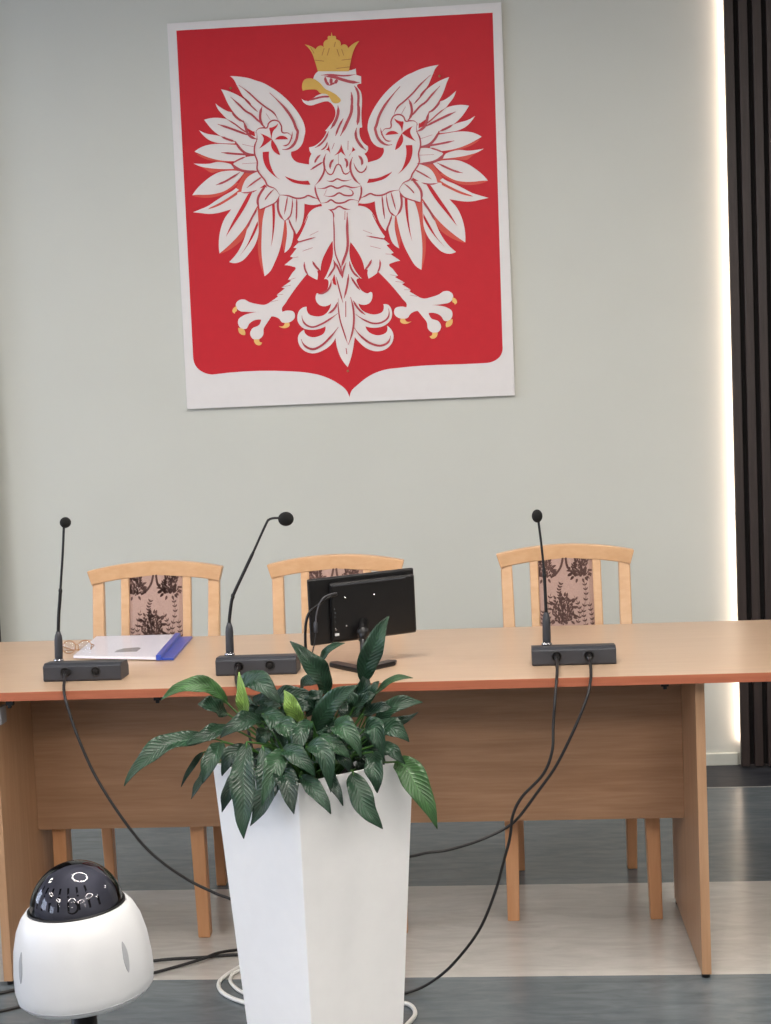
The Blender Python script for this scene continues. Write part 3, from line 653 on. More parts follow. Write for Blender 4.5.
# ------------------------------------------------------------------ chairs
def bar(p0, p1, w, d, mb=None):
    """tapered square bar: w across x, d across y, at both ends (w,d may be pairs)"""
    mb = mb or MB(); w0, w1 = w if isinstance(w, tuple) else (w, w); d0, d1 = d if isinstance(d, tuple) else (d, d)
    vv = []
    for p, ww, dd in ((p0, w0, d0), (p1, w1, d1)):
        vv += [(p[0] - ww / 2, p[1] - dd / 2, p[2]), (p[0] + ww / 2, p[1] - dd / 2, p[2]), (p[0] + ww / 2, p[1] + dd / 2, p[2]), (p[0] - ww / 2, p[1] + dd / 2, p[2])]
    return mb.add(vv, [(3, 2, 1, 0), (4, 5, 6, 7), (0, 1, 5, 4), (1, 2, 6, 5), (2, 3, 7, 6), (3, 0, 4, 7)])
def make_chair(label, loc, rz):
    t = thing('armless_chair', label, 'chair', loc, rz, 'beech chairs behind the table')
    def yb(z): return .205 + (z - .42) * .2          # rake of the back
    for s in (-1, 1):
        bar((s * .190, -.185, 0), (s * .184, -.185, .42), (.032, .040), (.036, .040)).build('leg', M['chair_leg'], t, bevel=.003)
        lg = bar((s * .165, .225, 0), (s * .168, .205, .43), (.028, .036), (.032, .04)).build('leg', M['chair_leg'], t, bevel=.003)
        bar((s * .168, .205, .425), (s * .174, yb(.915), .915), (.038, .034), (.036, .022)).build('upright', M['chair_wood'], t, bevel=.004)
        bar((s * .0925, yb(.47), .47), (s * .0925, yb(.92), .92), .025, .022).build('inner_rail', M['chair_wood'], t, bevel=.003)
    # crest rail: arched and bowed
    mb = MB(); n = 24; vv = []; fs = []
    for i in range(n + 1):
        u = i / n * 2 - 1; x = u * .2035
        zt = .960 - .022 * abs(u) ** 2.0; zb = .916 - .022 * abs(u) ** 2.0
        y = yb(.93) - .004 + .012 * (1 - u * u) - .004
        xx = x * (1.0); inn = .013 if abs(u) == 1 else 0
        sg = 1 if u > 0 else -1
        vv += [(xx - sg * inn, y - .018, zb), (xx - sg * inn, y + .014, zb), (xx, y + .014, zt), (xx, y - .018, zt)]
    for i in range(n):
        for k in range(4):
            a, b_ = i * 4 + k, i * 4 + (k + 1) % 4
            fs.append((a, b_, b_ + 4, a + 4))
    fs += [(3, 2, 1, 0), (n * 4, n * 4 + 1, n * 4 + 2, n * 4 + 3)]
    mb.add(vv, fs).build('crest_rail', M['chair_wood'], t, bevel=.003)
    # lower cross rail and padded back
    bar((0, yb(.49), .475), (0, yb(.49), .505), .32, .022).build('lower_rail', M['chair_wood'], t, bevel=.003)
    z0, z1 = .5, .925; mb = MB(); k = 10; w = .0805
    vv = []; fs = []
    for i in range(k + 1):
        z = z0 + (z1 - z0) * i / k
        for x, dy in ((-w, 0), (-w * .85, -.006), (0, -.008), (w * .85, -.006), (w, 0), (w, .012), (-w, .012)): vv.append((x, yb(z) + dy - .004, z))
    for i in range(k):
        for j in range(7): fs.append((i * 7 + j, i * 7 + (j + 1) % 7, (i + 1) * 7 + (j + 1) % 7, (i + 1) * 7 + j))
    fs += [tuple(range(6, -1, -1)), tuple(range(k * 7, k * 7 + 7))]
    pad = mb.add(vv, fs).build('back_pad', M['cloth'], t)
    # brocade pattern: bouquets, sprigs and ogee bands woven into the pad
    pm = MB(); pm.open = True; rr = random.Random(5)
    def surf(x, z):
        ax = abs(x)
        dy = -.008 + .002 * min(1, ax / (w * .85)) if ax < w * .85 else -.006 + .006 * (ax - w * .85) / (w * .15)
        return yb(z) + dy - .0046
    def leaflet(x, z, a, l, wd):
        ca, sa = math.cos(a), math.sin(a); pts = []
        for u, v in ((0, 0), (.3, .5), (.65, .4), (1, 0), (.65, -.4), (.3, -.5)):
            px, pz = x + ca * u * l - sa * v * wd, z + sa * u * l + ca * v * wd
            px = max(-w * .98, min(w * .98, px)); pz = min(pz, .921)
            pts.append((px, surf(px, pz), pz))
        pm.add(pts, [(0, 5, 4, 3, 2, 1)])
    def bouquet(cx_, cz, rx, rz_):
        for _ in range(int(300000 * rx * rz_)):
            r = math.sqrt(rr.random()); a = rr.uniform(0, 6.283)
            x = cx_ + rx * r * math.cos(a); z = cz + rz_ * r * math.sin(a)
            leaflet(x, z, math.pi / 2 + (x - cx_) * -18 + rr.uniform(-.8, .8), rr.uniform(.006, .011), rr.uniform(.003, .005))
        for _ in range(26):
            a = rr.uniform(0, 6.283); leaflet(cx_ + rx * 1.05 * math.cos(a), cz + rz_ * 1.05 * math.sin(a), a, .015, .007)
    def sprig(pts):
        c = spline(pts, 3)
        for i, p in enumerate(c[:-1]):
            d = (c[i + 1] - p); a = math.atan2(d.y, d.x)
            leaflet(p.x, p.y, a, d.length * 1.1, .0016)
            leaflet(p.x, p.y, a + .75, .011, .0045); leaflet(p.x, p.y, a - .75, .011, .0045)
    def band(pts):
        c = spline(pts, 12)
        for i, p in enumerate(c[:-1]):
            d = (c[i + 1] - p); leaflet(p.x, p.y, math.atan2(d.y, d.x), d.length * 1.3, .004)
            leaflet(p.x, p.y, math.atan2(d.y, d.x) + 1.3, .006, .003)
    bouquet(-.012, .765, .030, .040); bouquet(.042, .885, .024, .026); bouquet(-.062, .885, .022, .026); bouquet(.042, .6, .028, .035); bouquet(-.062, .6, .02, .035)
    band([(-.008, .92), (-.015, .895), (-.03, .875), (-.045, .866)]); band([(.0, .92), (.004, .895), (.018, .875), (.032, .866)])
    sprig([(-.016, .80), (-.022, .825), (-.014, .85)]); sprig([(.055, .72), (.048, .76), (.058, .81), (.054, .85)]); sprig([(.03, .73), (.038, .77), (.022, .81)])
    sprig([(-.05, .73), (-.056, .77), (-.045, .82)]); sprig([(.074, .71), (.072, .75), (.066, .79)]); sprig([(-.075, .70), (-.072, .74), (-.07, .77)])
    pm.build('brocade_pattern', M['motif'], pad)
    # seat
    st = MB().box(-.2, .2, -.205, .215, .43, .475).build('seat', M['cloth'], t, bevel=.018, seg=4)
    MB().box(-.17, .17, -.2, -.18, .375, .43).box(-.17, .17, .195, .215, .375, .43).box(-.185, -.165, -.19, .21, .375, .43).box(.165, .185, -.19, .21, .375, .43).build('apron', M['chair_wood'], t)
    return t
chair0 = make_chair('beech chair at the right, behind the microphone with two cables', (.190, 3.955, 0), 0)
def copy_tree(o, parent=None):
    c = o.copy(); COL.objects.link(c); c.parent = parent
    for ch in list(o.children): copy_tree(ch, c)
    return c
for lb, loc, rz in (('beech chair at the left, behind the papers with the blue spine', (-1.017, 3.860, 0), .02),
                    ('beech chair in the middle, partly hidden behind the black monitor', (-.486, 3.875, 0), 0)):
    c = copy_tree(chair0); c.location = loc; c.rotation_euler.z = rz; c['label'] = lb

# ------------------------------------------------------------------ table
tb = thing('conference_table', 'long beech laminate conference table with closed front panel, spanning the picture', 'table', (-.4, 3.66, 0))
def tpart(mb, name, m, bevel=.001):
    o = mb.build(name, m, tb, bevel=bevel); o.location = (.4, -3.66, 0); return o
TX0, TX1 = -1.78, .99
top = tpart(MB().box(TX0 + .002, TX1 - .002, 3.287, 4.043, .729, .75), 'tabletop', M['table_top'], .0015)
tpart(MB().box(TX0, TX1, 3.2845, 3.287, .729, .7495).box(TX0, TX1, 4.043, 4.0455, .729, .7495).box(TX0, TX0 + .002, 3.287, 4.043, .729, .7495).box(TX1 - .002, TX1, 3.287, 4.043, .729, .7495), 'edge_banding', M['table_edge'], 0)
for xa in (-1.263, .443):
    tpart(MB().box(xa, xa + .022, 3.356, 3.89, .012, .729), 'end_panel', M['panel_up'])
    for y in (3.375, 3.87): tpart(MB().lathe([(.010, 0), (.010, .012)], 16, Matrix.Translation((xa + .011, y, 0))), 'foot', M['black'], 0)
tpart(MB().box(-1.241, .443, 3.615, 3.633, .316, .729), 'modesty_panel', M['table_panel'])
for x, y in ((-.832, 3.335), (.372, 3.345), (-1.19, 3.32)):
    tpart(MB().box(x - .009, x + .009, y - .006, y + .006, .712, .729).box(x - .004, x + .004, y - .008, y, .706, .714), 'cable_clip', M['black'], .001)
o = MB().box(-.0, .012, -.02, .02, -.022, .022).build('socket_box', M['grey_pl'], tb, bevel=.002); o.location = (-1.241 + .4, 3.379 - 3.66, .677)

# ------------------------------------------------------------------ conference microphones
def microphone(label, x, y, rz, bw, neck, head, head_r, joint):
    """unit with base centred near x,y (front face at -depth/2); neck in world coordinates"""
    t = thing('desk_microphone', label, 'microphone', (x, y, .75), rz, 'conference microphones on the table')
    inv = (Matrix.Translation((x, y, .75)) @ Matrix.Rotation(rz, 4, 'Z')).inverted()
    w, d, h = bw, .075, .0445
    # base: wedge-cut side profile
    pr = [(-d / 2, .004), (-d / 2 + .004, 0), (d / 2, 0), (d / 2, h * .6), (d / 2 - .012, h - .003), (-d / 2 + .012, h), (-d / 2, h - .006)]
    MB().prism(pr, -w / 2, w / 2, 'x').build('base', M['mic'], t, bevel=.0075, seg=4)
    sx = (-.042, .035)
    for q in sx:
        s = MB().lathe([(.0125, 0), (.0125, .002), (.010, .0025), (.0095, -.004)], 24, Matrix.Translation((q, -d / 2 - .0002, .024)) @ Matrix.Rotation(math.pi / 2, 4, 'X')).build('socket', M['black'], t)
        MB().lathe([(.0078, 0), (.0078, .0004)], 20, Matrix.Translation((q, -d / 2 - .002, .024)) @ Matrix.Rotation(math.pi / 2, 4, 'X')).build('socket_face', M['slat_back'], s)
    P = [inv @ Vector(p) for p in neck]
    b0 = P[0]; b1 = P[1]
    MB().lathe([(.013, h), (.013, h + .003), (.0085, h + .006), (.0085, h + .012)], 24, Matrix.Translation((b0.x, b0.y, 0))).build('collar', M['chrome'], t)
    ax = (b1 - b0); L = ax.length; q = ax.to_track_quat('Z', 'Y').to_matrix().to_4x4()
    MB().lathe([(.0092, .010), (.0102, .02), (.0098, L * .8), (.0088, L * .92), (.0050, L + .006)], 24, Matrix.Translation(b0) @ q).build('grip', M['mic'], t)
    c = spline(P[1:], 8); k = len(c)
    MB().tube(c, [.0042 if i < k * .5 else .0030 for i in range(k)], 10).build('gooseneck', M['black'], t)
    j = c[int(k * joint)]; MB().ball(j, .0050, .0050, .008, n=10).build('neck_joint', M['black'], t)
    hp = inv @ Vector(head)
    MB().ball((hp.x, hp.y, hp.z), *head_r).build('windscreen', M['foam'], t)
    return t
microphone('black gooseneck microphone at the left end of the table, beside the papers', -1.034, 3.438, -.01, .196,
           [(-1.106, 3.45, .786), (-1.103, 3.45, .862), (-1.099, 3.45, .91), (-1.094, 3.45, .946), (-1.088, 3.45, .996), (-1.080, 3.45, 1.06), (-1.073, 3.45, 1.127)], (-1.067, 3.446, 1.139), (.0135, .017, .0135), .5)
microphone('black gooseneck microphone beside the monitor, its neck bent to the right', -.605, 3.453, .0, .2,
           [(-.677, 3.465, .786), (-.675, 3.465, .869), (-.673, 3.465, .888), (-.665, 3.465, .931), (-.654, 3.465, .957), (-.610, 3.465, 1.040), (-.571, 3.465, 1.116), (-.562, 3.465, 1.127), (-.551, 3.465, 1.130), (-.538, 3.465, 1.130)], (-.521, 3.464, 1.127), (.0195, .0180, .0175), .3)
microphone('black gooseneck microphone at the right with two cables plugged in front', .168, 3.472, .0, .202,
           [(.105, 3.485, .786), (.106, 3.485, .868), (.1055, 3.485, .929), (.104, 3.485, .978), (.100, 3.485, 1.04), (.095, 3.485, 1.096)], (.092, 3.480, 1.111), (.0130, .019, .0160), .45)



# cables of the microphones
def mic_cable(name, label, pts, plug_at):
    t = thing(name, label, 'cable', pts[0], group='black microphone cables hanging from the table')
    loc = Vector(pts[0])
    MB().tube([Vector(p) - loc for p in spline(pts, 7)], .0034, 8).build('cord', M['cable'], t)
    MB().tube([(0, .004, 0), (0, -.012, -.001), (0, -.030, -.006)], [.0075, .007, .0045], 12).build('plug', M['gloss'], t)
    return t
mic_cable('microphone_cable', 'black cable sagging from the left microphone down towards the white planter',
    [(-1.068, 3.398, .774), (-1.063, 3.36, .770), (-1.052, 3.31, .760), (-1.040, 3.272, .745), (-1.028, 3.256, .715), (-1.006, 3.245, .65), (-.965, 3.235, .555), (-.899, 3.22, .452), (-.839, 3.22, .374), (-.762, 3.22, .313), (-.693, 3.22, .276), (-.640, 3.22, .25), (-.55, 3.25, .15), (-.47, 3.32, .03), (-.40, 3.38, .006)], 0)
mic_cable('microphone_cable', 'black cable from the middle microphone dropping behind the plant leaves',
    [(-.646, 3.410, .774), (-.644, 3.37, .770), (-.635, 3.31, .762), (-.625, 3.275, .750), (-.610, 3.262, .70), (-.59, 3.25, .58), (-.56, 3.24, .4), (-.5, 3.25, .2), (-.47, 3.33, .02), (-.45, 3.45, .006)], 0)
mic_cable('microphone_cable', 'black cable from the left socket of the right microphone, reaching the floor',
    [(.126, 3.428, .774), (.125, 3.39, .770), (.122, 3.32, .760), (.118, 3.272, .748), (.112, 3.245, .705), (.106, 3.235, .65), (.101, 3.22, .595), (.079, 3.22, .542), (.029, 3.22, .49), (.007, 3.22, .448), (-.002, 3.22, .395), (-.017, 3.22, .344), (-.04, 3.22, .269), (-.078, 3.235, .178), (-.130, 3.26, .100), (-.182, 3.285, .042), (-.245, 3.285, .008), (-.34, 3.25, .005), (-.42, 3.22, .005)], 0)
mic_cable('microphone_cable', 'black cable from the right socket of the right microphone, passing behind the planter',
    [(.203, 3.428, .774), (.203, 3.39, .770), (.200, 3.32, .760), (.196, 3.272, .748), (.186, 3.245, .715), (.158, 3.232, .652), (.111, 3.228, .562), (.066, 3.228, .50), (.018, 3.23, .438), (-.019, 3.23, .411), (-.082, 3.22, .387), (-.147, 3.22, .369), (-.21, 3.22, .360), (-.29, 3.25, .32), (-.40, 3.32, .16), (-.48, 3.40, .02), (-.56, 3.44, .006)], 0)

# ------------------------------------------------------------------ monitor
mo = thing('small_monitor', 'small black monitor seen from behind, standing tilted on a v-shaped foot', 'monitor', (-.345, 3.50, .75))
# foot
ft = [(-.004, -.098), (-.090, .0), (-.092, .022), (-.072, .030), (-.004, -.045), (.055, .028), (.078, .024), (.076, -.002)]
MB().prism(ft, 0, .011).build('foot', M['gloss'], mo, bevel=.004)
MB().lathe([(.012, .010), (.010, .02), (.008, .05), (.008, .075)], 20, Matrix.Translation((0, -.03, 0))).build('neck', M['gloss'], mo)
sc = MB().ball((0, -.016, .088), .016, .014, .016).tube([(0, -.03, .07), (.0, -.012, .095), (0, .012, .112)], .0105, 14).build('ball_joint', M['gloss'], mo)
scr = bpy.data.objects.new('screen', None)
tilt = Matrix.Translation((-.001, .024, .146)) @ Matrix.Rotation(math.radians(27), 4, 'Z') @ Matrix.Rotation(-math.radians(1.2), 4, 'Y') @ Matrix.Rotation(math.radians(2), 4, 'X')
W2, H2 = .142, .083
hs = MB().box(-W2, W2, 0, .012, -H2, H2, mat=tilt).build('screen_housing', M['gloss'], mo, bevel=.004)
MB().box(-W2 + .008, W2 - .008, .012, .0125, -H2 + .010, H2 - .008, mat=tilt).build('display', M['black'], hs)
MB().box(-W2 + .052, W2 - .004, -.014, 0, -H2 + .004, H2 - .012, mat=tilt).build('rear_cover', M['gloss'], mo, bevel=.006)
MB().box(-W2 + .054, W2 - .03, -.017, -.0135, H2 - .022, H2 - .0185, mat=tilt).build('top_ridge', M['mic'], mo, bevel=.001)
for q, z, s in ((-.083, .004, .0010), (-.082, -.006, .0012), (-.083, -.015, .0009), (-.0825, -.028, .0008)):
    MB().box(q, q + s * 2, -.0150, -.0135, z, z + s * 2.4, mat=tilt).build('port', M['chrome'], mo)
MB().box(-.084, -.073, -.0152, -.0135, -.062, -.056, mat=tilt).build('rating_label', M['white_pl'], mo)
MB().lathe([(.0024, 0), (.0024, .001)], 10, tilt @ Matrix.Translation((-.080, -.014, -.046)) @ Matrix.Rotation(math.pi / 2, 4, 'X')).build('screw', M['chrome'], mo)
for q, z in ((-.052, .03), (-.052, -.04), (.025, .03)):
    MB().lathe([(.0022, 0), (.0022, .001)], 10, tilt @ Matrix.Translation((q, -.014, z)) @ Matrix.Rotation(math.pi / 2, 4, 'X')).build('screw', M['chrome'], mo)
t = thing('video_cable', 'dark cable looping out of the monitor back and down to the tabletop', 'cable', (-.42, 3.51, .90))
cp = [(-.404, 3.462, .937), (-.412, 3.45, .936), (-.428, 3.44, .930), (-.446, 3.44, .917), (-.469, 3.44, .899), (-.480, 3.44, .872), (-.4835, 3.44, .828), (-.482, 3.44, .79), (-.476, 3.43, .764), (-.462, 3.40, .7545), (-.445, 3.36, .7545)]
MB().tube([Vector(p) - Vector((-.42, 3.51, .90)) for p in spline(cp, 6)], .0036, 8).build('cord', M['gloss'], t)
t = thing('power_cable', 'thin cable with a grey connector hanging beside the monitor ports', 'cable', (-.45, 3.49, .88))
cp = [(-.404, 3.460, .941), (-.415, 3.445, .941), (-.433, 3.435, .934), (-.444, 3.433, .918), (-.451, 3.432, .898), (-.455, 3.432, .876)]
MB().tube([Vector(p) - Vector((-.45, 3.49, .88)) for p in spline(cp, 6)], .0018, 8).build('cord', M['dgrey'], t)
MB().lathe([(.0045, 0), (.005, .004), (.005, .022), (.003, .027)], 14, Matrix.Translation((-.0055, -.058, -.031))).build('connector', M['mic'], t)
cp = [(-.4555, 3.432, .850), (-.458, 3.432, .83), (-.466, 3.43, .80), (-.470, 3.42, .77), (-.466, 3.40, .7535), (-.455, 3.37, .7525)]
MB().tube([Vector(p) - Vector((-.45, 3.49, .88)) for p in spline(cp, 6)], .0016, 8).build('lead', M['cable'], t)

# ------------------------------------------------------------------ papers with the blue spine, blue folder below
fo = thing('document_folder', 'stack of white papers in a clear folder with blue spine, on the table at left', 'document folder', (-1.03, 3.85, .75))
def rel(p): return (p[0] + 1.03, p[1] - 3.85)
sheet = [rel(p) for p in ((-1.150, 3.715), (-.905, 3.655), (-.935, 4.020), (-1.175, 4.030))]
MB().prism(sheet, .0035, .011).build('sheet_stack', M['paper'], fo)
MB().prism([rel(p) for p in ((-1.152, 3.712), (-.902, 3.652), (-.932, 4.023), (-1.178, 4.033))], .0113, .0116).build('clear_cover', M['sleeve'], fo)
MB().prism([rel(p) for p in ((-1.046, 3.745), (-.985, 3.748), (-.987, 3.800), (-.998, 3.815), (-1.035, 3.805), (-1.048, 3.775))], .01105, .01118).build('printed_picture', M['ink'], fo)
MB().prism([rel(p) for p in ((-.912, 3.655), (-.896, 3.652), (-.926, 4.020), (-.942, 4.022))], .001, .016).build('spine', M['blue'], fo, bevel=.003)
f2 = MB().prism([(x, y) for x, y in ((-.02, -.18), (.020, -.185), (-.005, .17), (-.045, .17))], 0, .006).build('blue_ring_binder', M['blue'], bevel=.002)
f2.location = (-.884, 3.84, .7502); tag(f2, 'flat blue plastic binder strip lying right of the white papers', 'folder')

# folded wire glasses
gl = thing('eyeglasses', 'folded thin brown-rimmed glasses lying behind the left microphone', 'glasses', (-1.165, 3.80, .75))
for s in (-1, 1):
    ring = [(s * .022 + .019 * math.cos(a), .004 * math.sin(a), .0195 + .017 * math.sin(a)) for a in [i * math.pi / 12 for i in range(25)]]
    MB().tube(ring, .0011, 8).build('rim', M['brass'], gl)
    MB().lathe([(.0001, 0), (.0175, 0), (.0175, .0008), (.0001, .0008)], 24, Matrix.Translation((s * .022, 0, .0195)) @ Matrix.Rotation(math.pi / 2, 4, 'X') @ Matrix.Diagonal((1.05, .95, 1, 1))).build('lens', M['sleeve'], gl)
    MB().tube(spline([(s * .041, .002, .026), (s * .044, .012, .02), (s * .02, .03 + s * .004, .008), (-s * .03, .034 + s * .005, .004), (-s * .048, .034 + s * .004, .0025)], 5), .0013, 8).build('temple', M['brass'], gl)
MB().tube([(-.004, 0, .024), (0, .001, .027), (.004, 0, .024)], .001, 8).build('bridge', M['brass'], gl)

# ------------------------------------------------------------------ planter with peace lily
PX, PY = -.4085, 2.962
pp = thing('potted_plant', 'leafy green peace lily in a tall tapered white square planter', 'potted plant', (PX, PY, 0))
def ring_(hd, z, dx=0): return [(dx - hd * 1.05, .0 , z), (-.012 + dx, -hd * .86, z), (dx + hd * 1.0, 0, z), (.012 + dx, hd * .92, z)]
prof = [(.160, 0), (.210, .65), (.2035, .65), (.198, .60)]
vv = []; fs = []
for hd, z in prof: vv += ring_(hd, z)
for k in range(3):
    for i in range(4): j = (i + 1) % 4; fs.append((k * 4 + i, k * 4 + j, k * 4 + 4 + j, k * 4 + 4 + i))
fs += [(3, 2, 1, 0), (12, 13, 14, 15)]
MB().add(vv, fs).build('pot', M['planter'], pp, bevel=.004, seg=3)
vv = ring_(.1965, .601); n0 = 14; sv = []; sf = []
A, B, C_, D = [Vector(v) for v in vv]
for i in range(n0 + 1):
    for j in range(n0 + 1):
        u, v = i / n0, j / n0
        p = (A * (1 - u) + B * u) * (1 - v) + (D * (1 - u) + C_ * u) * v
        p.z += .012 * math.sin(math.pi * u) * math.sin(math.pi * v) + rnd.uniform(0, .006); sv.append(p)
for i in range(n0):
    for j in range(n0): a = i * (n0 + 1) + j; sf.append((a, a + 1, a + n0 + 2, a + n0 + 1))
s_ = MB(); s_.add(sv, sf, 0, True).build('soil', M['soil'], pp)
